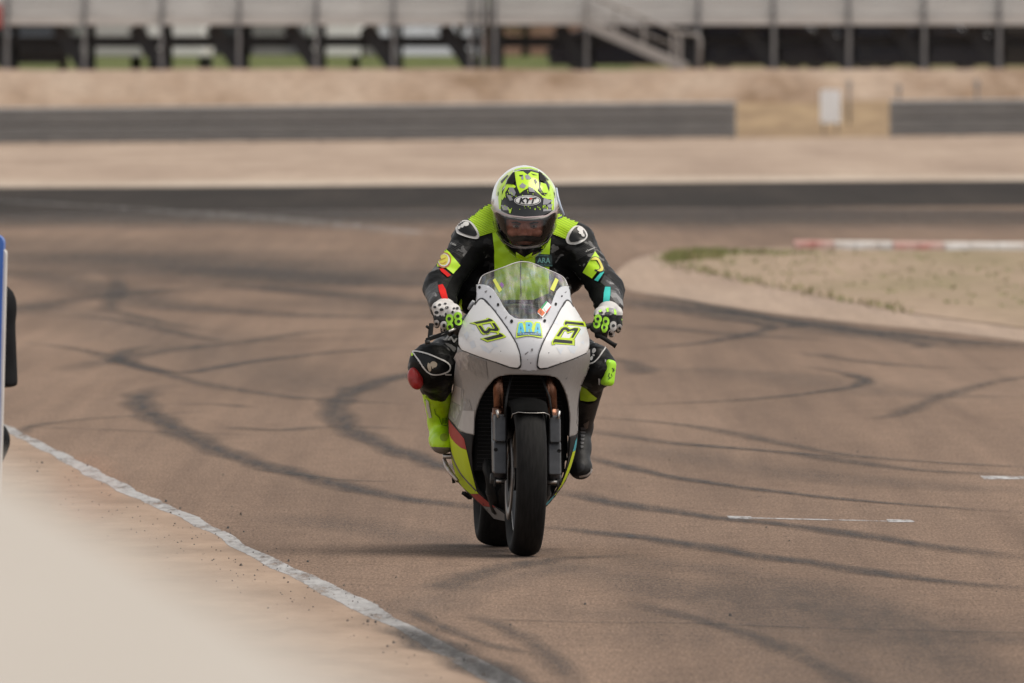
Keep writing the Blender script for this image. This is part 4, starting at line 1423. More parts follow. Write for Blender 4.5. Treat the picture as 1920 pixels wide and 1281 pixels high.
for s in (-1, 1):
    MB().tube([(s * .06, .43, .42), (s * .065, .37, .34), (s * .06, .38, .24), (s * .05, .48, .17), (s * .04, .8, .15)], .021, 10).build('exhaust_header', M_DARK2, moto, True)
    MB().tube([(s * .13, .43, .42), (s * .125, .38, .33), (s * .11, .39, .24), (s * .08, .5, .17), (s * .05, .8, .15)], .021, 10).build('exhaust_header', M_DARK2, moto, True)
    MB().beam((s * .15, .30, .86), (s * .19, 1.0, .52), .05, .11).build('frame_spar', M_DARK2, moto, bevel=.015)
# cockpit
MB().box((0, .34, .93), (.18, .05, .09)).build('dashboard', M_BLK, moto, bevel=.012)
MB().box((0, .315, .935), (.12, .004, .06)).build('display', mat('lcd', (.10, .12, .13), .2), moto)
MB().box((0, .28, .885), (.27, .07, .03)).build('top_yoke', mat('yoke_grey', (.16, .16, .18), .4, .5), moto, bevel=.01)
MB().tube([(-.10, .28, .90), (-.14, .22, .93), (-.09, .2, .90), (-.02, .24, .86)], .006, 8).build('brake_hose', M_BLK, moto, True)
MB().tube([(.10, .28, .90), (.13, .21, .935), (.06, .18, .91), (.02, .22, .86)], .006, 8).build('clutch_cable', M_BLK, moto, True)
# bits peeping out between hand and fairing on the picture-left side
MB().tube([tuple(BL(888, 565, .42)), tuple(BL(883, 572, .43)), tuple(BL(879, 580, .44))], .007, 8).build('fairing_stay', M_NOSE, moto, True)

# --- fuel tank, seat, tail
def loft(secs, name, m, parent, n=20):
    v, f = [], []
    for (y, zc, hw, hh, e) in secs:
        for k in range(n):
            a = 2 * math.pi * k / n
            c, s = math.cos(a), math.sin(a)
            v.append((hw * abs(c) ** e * (1 if c >= 0 else -1), y, zc + hh * abs(s) ** e * (1 if s >= 0 else -1)))
    for i in range(len(secs) - 1):
        for k in range(n):
            f.append((i * n + k, i * n + (k + 1) % n, (i + 1) * n + (k + 1) % n, (i + 1) * n + k))
    f.append(tuple(range(n))[::-1])
    f.append(tuple((len(secs) - 1) * n + k for k in range(n)))
    return obj(name, v, f, m, parent, True)
M_TANK = panel_paint('dark_tank_paint', (.05, .055, .065), .3, (.1, .1, .1), .3)
loft([(.44, .82, .07, .05, .8), (.48, .84, .12, .10, .8), (.56, .85, .15, .13, .8), (.70, .83, .15, .13, .8), (.82, .79, .10, .10, .8), (.90, .76, .07, .06, .8)], 'fuel_tank', M_TANK, moto)
loft([(.88, .79, .07, .03, .7), (1.0, .79, .12, .035, .7), (1.2, .81, .13, .035, .7), (1.3, .84, .10, .03, .7)], 'seat', M_BLK, moto)
loft([(1.1, .74, .11, .06, .8), (1.25, .80, .13, .09, .8), (1.4, .86, .11, .08, .8), (1.6, .92, .06, .045, .8), (1.72, .95, .03, .02, .8)], 'tail_fairing', M_WHITE, moto)

# --- wheels
def wheel(name, c, rad, wid, rim_r, steer, tyre_m):
    pivot = Matrix.Translation(Vector((c[0], c[1], 0))) @ Matrix.Rotation(steer, 4, 'Z') @ Matrix.Translation(Vector((-c[0], -c[1], 0)))
    h = wid / 2
    rr = rim_r
    rimp = [(-h * .62, rr + .010), (-h * .62, rr - .006), (-h * .5, rr - .012), (-h * .35, rr - .026), (h * .35, rr - .026), (h * .5, rr - .012), (h * .62, rr - .006), (h * .62, rr + .010), (0, rr - .004)]
    mb = MB().lathe(rimp, c, 72)
    for k in range(10):
        a = 2 * math.pi * k / 10 + .2
        p0 = Vector((0, .035 * math.cos(a), .035 * math.sin(a))) + Vector(c)
        a2 = a + (.12 if k % 2 else -.12)
        p1 = Vector((0, (rr - .02) * math.cos(a2), (rr - .02) * math.sin(a2))) + Vector(c)
        mb.beam(p0, p1, .03, .022, (1, 0, 0))
    mb.lathe([(-h * .8, .02), (-h * .8, .045), (h * .8, .045), (h * .8, .02)], c, 24)
    w_ = mb.build(name, M_RIM, moto)
    smooth_angle(w_, 35)
    prof = []
    for k in range(25):                # crowned slick, rounder than a car tyre
        a = math.pi * (k / 24) * 1.0
        x = -h * math.cos(a)
        prof.append((x, rad - (rad - rr - .025) * (1 - math.sin(a) ** .62) * .80))
    prof = [(-h * .60, rr - .002), (-h * .78, rr + .012)] + prof + [(h * .78, rr + .012), (h * .60, rr - .002)]
    ty = MB().lathe(prof, c, 120).build('tyre', tyre_m, w_, True)
    ri = MB()
    for s in (-1, 1):
        ri.lathe([(s * h * .60, rr + .006), (s * h * .645, rr + .008), (s * h * .645, rr - .004), (s * h * .60, rr - .006)], c, 72)
    ri.build('rim_edge', M_ALLOY, w_, True)
    w_.matrix_local = pivot
    return w_
STEER = .018
fw = wheel('front_wheel', (0, 0, .300), .300, .119, .218, STEER, M_RUB)
rw = wheel('rear_wheel', (0, 1.40, .318), .318, .19, .222, 0, M_RUB)
for s in (-1, 1):
    d_ = MB().lathe([(s * .062, .112), (s * .068, .112), (s * .068, .160), (s * .062, .160)], (0, 0, .300), 64).build('brake_disc', M_IRON, fw, True)
    MB().lathe([(s * .058, .05), (s * .066, .05), (s * .066, .116), (s * .058, .116)], (0, 0, .300), 40)  .build('disc_carrier', M_DARK2, fw, True)
# --- fork
fk = empty('front_fork')
fk.parent = moto
fk.matrix_local = Matrix.Rotation(STEER, 4, 'Z')
rake = .42
for s in (-1, 1):
    x = s * .104
    top, mid_, low = Vector((x, .02 + rake * (.90 - .30), .90)), Vector((x, .0 + rake * .22, .555)), Vector((x, -.01, .30))
    MB().tube([top, mid_ - Vector((0, .015, -.02))], .0205, 20).build('stanchion', M_BRONZE, fk, True)
    MB().tube([top + Vector((-s * .012, -.026, 0)), mid_ + Vector((-s * .012, -.03, .02))], .0042, 8).build('brake_line', M_BRONZE, fk, True)
    MB().tube([mid_ + Vector((0, -.012, .02)), mid_ + Vector((0, -.014, -.035))], [.027, .027], 20).build('stanchion_collar', M_BRONZE, fk, True)
    # lower leg with the radial caliper block in front
    lg = MB().tube([mid_ + Vector((0, .012, 0)), low], [.028, .03], 16).build('fork_leg', M_GUN, fk, True)
    up_ = MB()
    pr = [(-.026, -.075), (.026, -.075), (.030, -.058), (.030, .02), (-.030, .02), (-.030, -.058)]
    def slab(mb, zs, sc, yo):
        v = []
        for z, k in zip(zs, sc):
            for (a, b_) in pr:
                v.append((x + s * .002 + a * k, b_ + yo + (z - .44) * rake * .8, z))
        n = 6
        f = [(i * n + j, i * n + (j + 1) % n, (i + 1) * n + (j + 1) % n, (i + 1) * n + j) for i in range(len(zs) - 1) for j in range(n)]
        f += [tuple(range(n))[::-1], tuple((len(zs) - 1) * n + j for j in range(n))]
        mb.add(v, f)
    slab(up_, [.447, .455, .53, .552], [.70, .80, .82, .72], .012)
    up_.build('caliper_block', M_GUN, lg, bevel=.004)
    lo_ = MB()
    slab(lo_, [.322, .33, .44, .452], [.84, .9, .9, .82], .034)
    lo_.build('caliper', M_GUN, lg, bevel=.004)
    for z in (.36, .415):
        MB().lathe([(-.052, .001), (-.052, .0075), (-.035, .0075), (-.035, .001)], (x + s * .02, 0, z), 12, 'y').build('bolt', M_BLK, lg, True)
    MB().tube([(x - s * .02, 0, .30), (x + s * .035, 0, .30)], .021, 16).build('axle_clamp', M_DARK2, lg, True)
    MB().tube([(x + s * .02, 0, .30), (x + s * .034, 0, .30)], .010, 10).build('axle_nut', M_ALLOY, lg, True)
    MB().tube([(x - s * .02, -.03, .292), (x + s * .015, -.03, .292)], .007, 8).build('pinch_bolt', M_ALLOY, lg, True)
    MB().tube([(x + s * .015, -.02, .305), (x + s * .02, -.025, .272)], .005, 8).build('pinch_bolt', M_DARK2, lg, True)
    MB().tube([(x - s * .012, -.055, .545), (x - s * .02, -.03, .62), (x - s * .045, .06, .70), (x - s * .07, .15, .76)], .0045, 8).build('brake_hose', M_BLK, fk, True)
    MB().tube([(x + s * .012, -.052, .54), (x + s * .018, -.045, .57)], .006, 8).build('banjo_bolt', M_ALLOY, fk, True)
# fender: shell over the tyre, its leading lip catching the light
fd = MB().lathe([(-.072, .285), (-.069, .306), (-.05, .314), (-.02, .320), (.02, .320), (.05, .314), (.069, .306), (.072, .285)], (0, 0, .300), 26, 'x', False, R(180 - 57), R(180 - 150)).build('fender', mat('fender_black', (.004, .004, .004), .9, col2=(.006, .006, .006), scale=20, spec=.05), fk, True)
solid(fd, .003)
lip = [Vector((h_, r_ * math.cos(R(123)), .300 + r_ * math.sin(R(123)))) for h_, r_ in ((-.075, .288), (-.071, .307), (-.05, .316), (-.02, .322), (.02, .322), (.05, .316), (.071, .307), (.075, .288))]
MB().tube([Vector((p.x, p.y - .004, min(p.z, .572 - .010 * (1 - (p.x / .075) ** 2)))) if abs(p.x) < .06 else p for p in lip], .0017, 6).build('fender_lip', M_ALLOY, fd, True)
for s in (-1, 1):
    MB().box((s * .078, .10, .50), (.008, .16, .14), Matrix.Rotation(-.4, 3, 'X')).build('fender_stay', M_BLK, fd, bevel=.004)
MB().box((0, .20, .74), (.25, .07, .04)).build('bottom_yoke', M_DARK2, fk, bevel=.01)
# --- handlebars, levers
hb = empty('handlebars')
hb.parent = moto
hands = {}
for s, gpx, gpy in ((-1, 838, 598), (1, 1140, 605)):
    gp = BL(gpx, gpy, .34)
    hands[s] = gp
    inner = Vector((s * .13, .275, .875))
    d = (gp - inner).normalized()
    MB().tube([inner, gp + d * .052], .011, 12).build('clip_on_bar', M_DARK2, hb, True)
    MB().tube([gp - d * .06, gp + d * .05], .0165, 14).build('grip', M_BLK, hb, True)
    MB().tube([gp + d * .05, gp + d * .054], [.014, .012], 12).build('bar_end', M_BLK, hb, True)
MB().tube([BL(860, 614, .29), BL(846, 620, .27), BL(828, 627, .265), BL(806, 632, .27)], [.008, .006, .005, .006], 8).build('brake_lever', M_ALLOY, hb, True)
lv = MB().beam(BL(809, 607, .30), BL(806, 634, .27), .018, .014).build('lever_guard', M_BLK, hb, bevel=.003)
MB().beam(BL(799, 638, .262), BL(842, 622, .27), .014, .016).build('guard_arm', M_BLK, lv, bevel=.003)
MB().tube([BL(804, 612, .29), BL(801, 616, .29)], .010, 10).build('guard_screw', M_BLK, lv, True)
MB().tube([BL(806, 641, .262), BL(797, 642, .262)], .010, 8).build('guard_screw', M_DARK2, lv, True)
MB().tube([BL(1118, 626, .29), BL(1136, 637, .28), BL(1150, 646, .275), BL(1155, 649, .275)], [.009, .0085, .0085, .011], 8).build('clutch_lever', M_BLK, hb, True)

# --- rear end
MB().beam((-.11, .98, .42), (-.115, 1.42, .32), .035, .09).build('swingarm', M_DARK2, moto, bevel=.01)
MB().beam((.11, .98, .42), (.115, 1.42, .32), .035, .09).build('swingarm', M_DARK2, moto, bevel=.01)
MB().tube([(.02, .85, .17), (.08, 1.02, .24), (.10, 1.12, .52), (.09, 1.3, .68), (.08, 1.6, .74)], [.03, .03, .035, .05, .05], 14).build('exhaust_can', M_TI, moto, True)
MB().lathe([(-.006, .02), (.006, .02), (.006, .11), (-.006, .11)], (.085, 1.40, .318), 40).build('chain_sprocket', M_IRON, rw, True)
MB().lathe([(-.003, .06), (.003, .06), (.003, .11), (-.003, .11)], (-.09, 1.40, .318), 40).build('rear_disc', M_IRON, rw, True)
pegL, pegR = BL(836, 856, .86), BL(1080, 872, .90)
for p_, s in ((pegL, -1), (Vector((-pegL.x, pegL.y, pegL.z)), 1)):
    MB().tube([(s * .16, p_.y, p_.z + .005), tuple(p_ + Vector((s * .012, 0, 0)))], .011, 12).build('foot_peg', M_ALLOY, moto, True)
    MB().box((s * .155, p_.y + .02, p_.z + .03), (.014, .09, .13)).build('heel_guard', M_ALLOY, moto, bevel=.006)
    MB().tube([(s * .17, p_.y - .02, p_.z - .015), (s * .19, p_.y - .17, p_.z - .035)], .007, 8).build('foot_lever', M_ALLOY, moto, True)
# bent alloy crash guard and bracket under the picture-left peg
MB().tube([BL(833, 862, .82), BL(838, 876, .78), BL(847, 889, .74), BL(858, 902, .70)], [.008, .010, .010, .008], 8).build('case_guard', mat('scuffed_alloy', (.40, .30, .25), .4, .7, col2=(.5, .46, .43), scale=40), moto, True)
MB().beam(BL(849, 891, .80), BL(851, 906, .80), .012, .012).build('stand_stub', M_BLK, moto)
MB().beam(BL(869, 924, .86), BL(882, 934, .90), .016, .012).build('stand_bobbin', M_BLK, moto)

# ================================================================== THE RIDER (same local frame as the motorcycle)
rider = empty('person', (0, 0, 0), 0, 'rider in black and neon yellow racing leathers crouched on the motorcycle, gripping its bars', 'person')
rider.matrix_world = BM

def suit_material(name, lo, mid_, hi, scale, rough=.55, bump=.5):
    m, t, b, N, L = node_mat(name)
    c = coords(N)
    v = N('TexVoronoi')
    v.inputs['Scale'].default_value = scale
    v.inputs['Randomness'].default_value = 1
    mp = N('Mapping')
    mp.inputs['Scale'].default_value = (1, 1, 1.3)
    L(c, mp.inputs[0])
    n0 = N('TexNoise')
    n0.inputs['Scale'].default_value = 22
    L(mp.outputs[0], n0.inputs['Vector'])
    ad = N('VectorMath')
    ad.operation = 'MULTIPLY_ADD'
    L(n0.outputs['Color'], ad.inputs[0])
    ad.inputs[1].default_value = (.05, .05, .05)
    L(mp.outputs[0], ad.inputs[2])
    L(ad.outputs[0], v.inputs['Vector'])
    sep = N('SeparateColor')
    L(v.outputs['Color'], sep.inputs[0])
    big = noise(t, L, c, 6, 2)
    mu = N('Math')
    mu.operation = 'MULTIPLY'
    L(sep.outputs[0], mu.inputs[0])
    L(ramp(t, L, big, [(.35, (.55, .55, .55)), (.65, (1.15, 1.15, 1.15))]), mu.inputs[1])
    L(ramp(t, L, mu.outputs[0], [(0, lo), (.62, mid_), (.82, hi)], True), b.inputs['Base Color'])
    b.inputs['Roughness'].default_value = rough
    b.inputs['Specular IOR Level'].default_value = .2
    wr = noise(t, L, c, 16, 4, .6, (1, 1, 2.2))
    fine = noise(t, L, c, 160, 3, .6)
    b1 = N('Bump')
    b1.inputs['Strength'].default_value = bump
    b1.inputs['Distance'].default_value = .02
    L(wr, b1.inputs['Height'])
    b2_ = N('Bump')
    b2_.inputs['Strength'].default_value = .25
    b2_.inputs['Distance'].default_value = .003
    L(fine, b2_.inputs['Height'])
    L(b1.outputs[0], b2_.inputs['Normal'])
    L(b2_.outputs[0], b.inputs['Normal'])
    return m
M_SUIT = suit_material('camouflage_leather', (.0035, .0035, .0035), (.022, .0215, .0215), (.13, .127, .125), 34, .5, .28)
M_SUITB = mat('black_stretch', (.004, .004, .0045), .85, col2=(.006, .006, .006), scale=30, bump=.4, bscale=25, spec=.15)
M_NEON = mat('neon_leather', (.50, .80, .006), .5, col2=(.44, .73, .008), scale=12, bump=.5, bscale=14)
m, t, b, N, L = node_mat('ribbed_neon')
c = coords(N)
wv = N('TexWave')
wv.wave_type = 'BANDS'
wv.bands_direction = 'Z'
wv.inputs['Scale'].default_value = 52
wv.inputs['Distortion'].default_value = 1.6
wv.inputs['Detail Scale'].default_value = .6
mp = N('Mapping')
mp.inputs['Rotation'].default_value = (0, .35, 0)
L(c, mp.inputs[0])
L(mp.outputs[0], wv.inputs['Vector'])
L(ramp(t, L, wv.outputs['Fac'], [(.06, (.20, .34, .003)), (.34, (.50, .80, .006))]), b.inputs['Base Color'])
bp = N('Bump')
bp.inputs['Distance'].default_value = .006
bp.inputs['Strength'].default_value = .7
L(wv.outputs['Fac'], bp.inputs['Height'])
L(bp.outputs[0], b.inputs['Normal'])
b.inputs['Roughness'].default_value = .6
M_RIBN = m
M_WL = mat('white_leather', (.66, .65, .63), .5, col2=(.58, .56, .54), scale=30)
M_BGL = mat('glossy_black_cup', (.007, .007, .0075), .35, coat=.1, spec=.3)

# joints
PEL = (0.02, 1.06, .90)
CH = tuple(BL(983, 520, .84))
NK = tuple(BL(984, 455, .80))
SHL, SHR = tuple(BL(886, 452, .80)), tuple(BL(1078, 456, .80))
ELL, ELR = tuple(BL(826, 540, .66)), tuple(BL(1138, 545, .66))
WRL, WRR = tuple(BL(831, 574, .47)), tuple(BL(1142, 578, .47))
KNL, KNR = tuple(BL(812, 690, .60)), tuple(BL(1112, 690, .60))
ANL, ANR = tuple(BL(828, 792, 1.0)), tuple(BL(1088, 800, .98))
HPL, HPR = (-.09, 1.08, .86), (.12, 1.08, .86)
def lerp(a, b_, u):
    return tuple(np.array(a) * (1 - u) + np.array(b_) * u)
def wrinkle(p):
    return (.0032 * np.sin(p[:, 2] * 95 + 4 * np.sin(p[:, 0] * 31) + p[:, 1] * 40) * np.sin(p[:, 0] * 43 + p[:, 1] * 57 + 1.3) +
            .002 * np.sin(p[:, 2] * 170 + p[:, 0] * 60 + 3 * np.sin(p[:, 1] * 45)))
prims = [
    lambda p: ellip(p, CH, (.185, .125, .20)),
    lambda p: ellip(p, lerp(CH, PEL, .55), (.165, .14, .17)),
    lambda p: ellip(p, PEL, (.18, .15, .13)),
    lambda p: ellip(p, lerp(CH, NK, .55), (.15, .11, .10)),
    lambda p: ellip(p, (CH[0], CH[1] + .13, CH[2] + .10), (.15, .10, .16)),         # aerodynamic hump
    lambda p: capsule(p, NK, tuple(BL(984, 420, .78)), .075, .07),
    lambda p: capsule(p, lerp(NK, SHL, .25), SHL, .085, .072),
    lambda p: capsule(p, lerp(NK, SHR, .25), SHR, .085, .072),
    lambda p: capsule(p, tuple(BL(926, 408, .84)), tuple(BL(886, 441, .82)), .058, .062), lambda p: capsule(p, tuple(BL(1040, 424, .84)), tuple(BL(1076, 447, .82)), .055, .06),
    lambda p: ellip(p, tuple(BL(880, 528, .88)), (.075, .09, .13)), lambda p: ellip(p, tuple(BL(1066, 505, .88)), (.075, .09, .10)),
    lambda p: capsule(p, SHL, ELL, .072, .062), lambda p: capsule(p, SHR, ELR, .072, .062),
    lambda p: capsule(p, ELL, WRL, .064, .056), lambda p: capsule(p, ELR, WRR, .064, .056),
    lambda p: capsule(p, HPL, KNL, .105, .082), lambda p: capsule(p, HPR, KNR, .105, .082),
    lambda p: ellip(p, tuple(np.array(KNL) + (-.012, -.012, .012)), (.085, .075, .085)), lambda p: ellip(p, tuple(np.array(KNR) + (.004, -.012, .005)), (.070, .075, .085)),
    lambda p: capsule(p, KNL, lerp(KNL, ANL, .45), .075, .058), lambda p: capsule(p, KNR, lerp(KNR, ANR, .45), .07, .052),
]
base_fn = sdf_union(prims, .035)
suit = sdf_obj('racing_suit', lambda p: base_fn(p) + wrinkle(p), (-.5, .30, .42), (.52, 1.32, 1.45), .0105, M_SUIT, rider, 2)

def bvh_map(objs):
    bs = []
    for o in objs:
        bm = bmesh.new()
        bm.from_mesh(o.data)
        bs.append(BVHTree.FromBMesh(bm))
        bm.free()
    o_ = Vector(CO)
    def f(P, off=.003):
        d = rays(P)
        out = np.full((len(d), 3), np.nan)
        for i, dd in enumerate(d):
            best = None
            dv = Vector(dd)
            for b_ in bs:
                loc, nrm, _, dist = b_.ray_cast(o_, dv)
                if loc is not None and (best is None or dist < best[0]):
                    n_ = nrm if nrm.dot(dv) < 0 else -nrm
                    best = (dist, loc, n_)
            if best:
                q = best[1] - dv * off * .7 + best[2] * off * .5
                out[i] = q
        return out
    return f
smap = bvh_map([suit])
A7 = zm(790, 400, 6.405)
A8 = zm(1020, 400, 6.405)
def sd_(name, polys, m, off=.003, T=None, sm=False, step=4, par=None):
    if sm:
        polys = [smoothp(P, 5) for P in polys]
    return decal(name, polys, smap, m, par or suit, off, step, T)
# black stretch insides of the arms
sd_('stretch_panel', [[(480, 560), (600, 400), (740, 420), (760, 600), (690, 740), (600, 900), (500, 1010), (440, 1110), (345, 1085), (300, 900), (390, 730), (465, 640)]], M_SUITB, .002, A7, step=3)
sd_('stretch_panel', [[(200, 520), (330, 480), (480, 720), (610, 810), (735, 900), (715, 1130), (690, 1165), (590, 1230), (440, 1070), (350, 930), (300, 780), (180, 690), (110, 640)]], M_SUITB, .002, A8, step=3)
M_SUITSHEEN = suit_material('sheen_camouflage_leather', (.05, .049, .049), (.13, .128, .128), (.24, .236, .235), 30, .45, .5)  # lighter copy of the suit leather, carrying the forearms' grey sheen in its colour
sd_('forearm_sheen', [[(45, 940), (110, 850), (195, 820), (210, 960), (265, 1080), (300, 1130), (200, 1180), (120, 1230), (60, 1230), (25, 1080)]], M_SUITSHEEN, .0025, A7, step=3)
sd_('forearm_sheen', [[(730, 740), (800, 800), (890, 900), (945, 1060), (950, 1200), (880, 1180), (785, 1130), (800, 985), (800, 885), (735, 880), (680, 830)]], M_SUITSHEEN, .0025, A8, step=3)
# neon chest, shoulders
sd_('chest_panel', [[(922, 428), (1034, 430), (1030, 480), (1028, 550), (1000, 562), (940, 562), (928, 550), (927, 470)]], M_NEON, .004)
sd_('chest_zip', stroke([(977, 480), (976, 520), (977, 556)], 1.6), M_SUITB, .006)
sd_('shoulder_panel', [[(560, 70), (620, -20), (720, -110), (870, -150), (885, 225), (690, 280), (660, 190), (620, 130)]], M_RIBN, .005, A7, step=3)
sd_('shoulder_panel', [[(110, -60), (260, -30), (425, 90), (385, 155), (320, 190), (262, 312), (85, 245), (105, 120)]], M_RIBN, .005, A8, step=3)
# shoulder cups
cupL = [(418, 190), (440, 130), (500, 93), (570, 95), (630, 140), (680, 220), (694, 280), (660, 312), (580, 300), (480, 270), (430, 240)]
cupLi = [(440, 190), (470, 135), (530, 108), (590, 132), (648, 210), (666, 262), (620, 280), (540, 262), (460, 225)]
cupR = [(262, 320), (290, 240), (340, 180), (390, 155), (450, 168), (500, 220), (517, 280), (480, 335), (400, 372), (320, 378), (275, 355)]
cupRi = [(300, 315), (330, 230), (380, 178), (430, 177), (488, 235), (500, 280), (470, 312), (390, 345), (320, 342)]
for P, Pi, T, bl_ in ((cupL, cupLi, A7, [(circ(540, 140, 34, 26), 0), (circ(500, 160, 18, 22), 0), (circ(465, 180, 26, 16, 14, 2.2), 0)]), (cupR, cupRi, A8, [(circ(430, 205, 36, 26, 16, .5), 0), (circ(440, 240, 26, 18), 0), (circ(462, 268, 24, 16, 14, .8), 0)])):
    k = sd_('shoulder_cup', [P], M_WL, .007, T, True, 3)
    sd_('cup_face', [Pi], M_BGL, .010, T, True, 3, k)
    for B_, _ in bl_:
        sd_('cup_emblem', [B_], M_WL, .012, T, False, 3, k)
# arm patches
pl = sd_('arm_patch', [[(275, 412), (330, 460), (467, 630), (380, 732), (290, 655), (195, 645), (190, 600), (205, 530)]], M_NEON, .005, A7, step=3)
M_ORL = mat('rust_print', (.42, .16, .06), .5)
M_LEM = mat('lemon_print', (.66, .60, .08), .5)
sd_('sun_emblem', [circ(276, 570, 82, 96, 22, .35)], M_ORL, .007, A7, par=pl)
sd_('sun_emblem', [circ(276, 570, 66, 80, 22, .35)], M_PALE, .0085, A7, par=pl)
sd_('sun_emblem', [circ(272, 568, 54, 68, 22, .35)], M_LEM, .010, A7, par=pl)
sd_('sun_line', stroke([(225, 570), (262, 560), (300, 548)], 6) + stroke([(235, 610), (272, 615), (310, 590)], 6), M_ORL, .0115, A7, par=pl)
pr_ = sd_('arm_patch', [[(612, 462), (652, 520), (725, 690), (640, 705), (580, 787), (468, 712)]], M_NEON, .005, A8, step=3)
moon = [(560, 575), (575, 535), (620, 525), (670, 555), (710, 630), (720, 690), (680, 718), (620, 700), (612, 680), (655, 680), (668, 650), (650, 610), (625, 575), (590, 560)]
sd_('moon_emblem', [moon], M_BLKP, .0065, A8, True, 3, pr_)
sd_('moon_emblem', [[(568, 568), (582, 545), (620, 535), (662, 562), (700, 635), (708, 685), (680, 705), (640, 695), (670, 678), (678, 650), (658, 605), (630, 565)]], M_LEM, .0085, A8, True, 3, pr_)
# red and turquoise flashes on the sleeves
M_REDL = mat('red_leather', (.66, .018, .014), .75, col2=(.56, .016, .014), scale=20, spec=.15)
M_TQ = mat('turquoise_leather', (.06, .54, .48), .75, col2=(.05, .46, .42), scale=20, spec=.15)
for P in ([(218, 668), (262, 668), (352, 745), (315, 772), (240, 705)], [(203, 868), (255, 858), (290, 920), (325, 1060), (352, 1112), (310, 1118), (260, 1062), (215, 945)]):
    sd_('sleeve_flash', [P], M_REDL, .005, A7)
for P in ([(680, 715), (725, 706), (652, 822), (608, 806)], [(735, 888), (797, 890), (797, 980), (782, 1090), (772, 1135), (708, 1140), (720, 960)]):
    sd_('sleeve_flash', [P], M_TQ, .005, A8)
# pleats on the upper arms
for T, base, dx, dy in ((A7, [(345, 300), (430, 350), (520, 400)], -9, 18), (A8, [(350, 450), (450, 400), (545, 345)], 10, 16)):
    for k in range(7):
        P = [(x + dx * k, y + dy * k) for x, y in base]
        sd_('pleat', stroke(P, 4.5), mat('pleat_charcoal', (.05, .05, .052), .7), .0035, T)  # pleats drawn as thin charcoal lines
# team patch on the chest
sd_('chest_badge', [[(1004, 476), (1034, 477), (1035, 500), (1003, 500)]], mat('petrol_patch', (.012, .03, .032), .6), .006)
text_decal('chest_badge_text', 'ARA', (1007, 493), (24, .6), (0, -10), smap, mat('sea_green_print', (.15, .36, .34), .5), suit, .008, .02)
text_decal('chest_badge_text', 'Riding Academy', (1008, 498.5), (27, .6), (0, -3), smap, mat('sea_green_print', (0, 0, 0)), suit, .008)
text_decal('chest_badge_text', 'powered by', (1008, 480.5), (20, .4), (0, -2.6), smap, mat('sea_green_print', (0, 0, 0)), suit, .008)
text_decal('sleeve_text', 'Custom', (1098, 474), (16, -7), (1.5, -4), smap, M_PALE, suit, .006)
text_decal('sleeve_text', 'Custom', (845, 458), (10, 4), (1.5, -3), smap, M_PALE, suit, .006)
# knees: piped pads
K1 = zm(750, 630, 8.008)
K2 = zm(1060, 620, 8.008)
kp = [(200, 252), (260, 238), (370, 262), (480, 300), (640, 370), (720, 420), (748, 470), (720, 530), (620, 570), (500, 580), (430, 550), (370, 490), (290, 380)]
kk = sd_('knee_pad', [kp], M_BGL, .004, K1, True, 4)
sd_('knee_piping', stroke(smoothp(kp, 5), 20, True), M_WL, .008, K1, False, 5, kk)
for P in (circ(505, 430, 52, 46, 16, .5), circ(440, 470, 26, 62, 14, -.2), circ(490, 470, 14, 20)):
    sd_('knee_emblem', [P], mat('sand_print', (.50, .42, .32), .5), .009, K1, False, 5, kk)
sd_('leg_tab', [[(668, 568), (770, 572), (768, 592), (680, 590)]], M_WL, .005, K1)
text_decal('thigh_text', 'JN', K1(640, 65), (20, 8), (7.5, -10), smap, mat('grey_print', (.30, .29, .28), .5), suit, .006, .03)
sd_('thigh_tab', [[(400, -10), (470, 20), (470, 40), (330, 70)]], M_WL, .005, K1)
kp2 = [(430, 195), (520, 165), (590, 170), (622, 205), (600, 260), (540, 350), (480, 430), (420, 480), (340, 495)]
sd_('knee_pad', [kp2 + [(330, 300)]], M_BGL, .004, K2, False, 4)
sd_('knee_piping', stroke(smoothp(kp2, 5, False), 18), M_WL, .008, K2, False, 5)
for P in (circ(430, 310, 24, 40, 14, .3), circ(395, 420, 18, 34, 14, .4), circ(425, 375, 16, 14)):
    sd_('knee_emblem', [P], M_WL, .009, K2, False, 5)
sd_('leg_tab', [[(490, 715), (520, 720), (515, 815), (495, 800)], [(590, 430), (612, 440), (600, 480), (585, 470)]], mat('grey_print', (0, 0, 0)), .006, K2)
sd_('knee_band', [[(228, 820), (320, 870), (400, 950), (475, 1010), (440, 1045), (340, 1058), (228, 1040)]], M_NEON, .006, K2)

# knee sliders
def slider(name, px, py, y, rx, rz, rot, m, rnd=False):
    c = np.array(BL(px, py, y))
    ro = np.array(Matrix.Rotation(rot[2], 3, 'Z') @ Matrix.Rotation(rot[1], 3, 'Y') @ Matrix.Rotation(rot[0], 3, 'X'))
    return sdf_obj(name, lambda p: ellip(p, c, (rx, .034, rz), ro) if rnd else rbox(p, c, (rx, .024, rz), .018, ro), c - .09, c + .09, .0035, m, rider, 2)
slider('knee_slider', 779, 710, .54, .028, .046, (0, -.35, -.75), mat('red_slider', (.38, .02, .018), .35, col2=(.24, .02, .02), scale=30, bump=.4, bscale=40), True)
slg = slider('knee_slider', 1140, 699, .545, .028, .052, (0, .14, .75), mat('lime_slider', (.36, .76, .015), .4, col2=(.42, .8, .03), scale=20))
mp_s = bvh_map([slg])
for P in (stroke([(700, 560), (722, 590), (712, 625)], 12), stroke([(660, 640), (648, 690), (672, 712)], 12), stroke([(690, 650), (700, 690)], 9), stroke([(640, 730), (690, 705)], 8), stroke([(728, 560), (735, 610)], 8)):
    decal('slider_print', P, mp_s, M_BLKP, slg, .002, 5, K2)
sd_('knee_cuff', [[(120, 285), (160, 255), (205, 262), (200, 300), (150, 305)]], M_NEON, .006, K1)

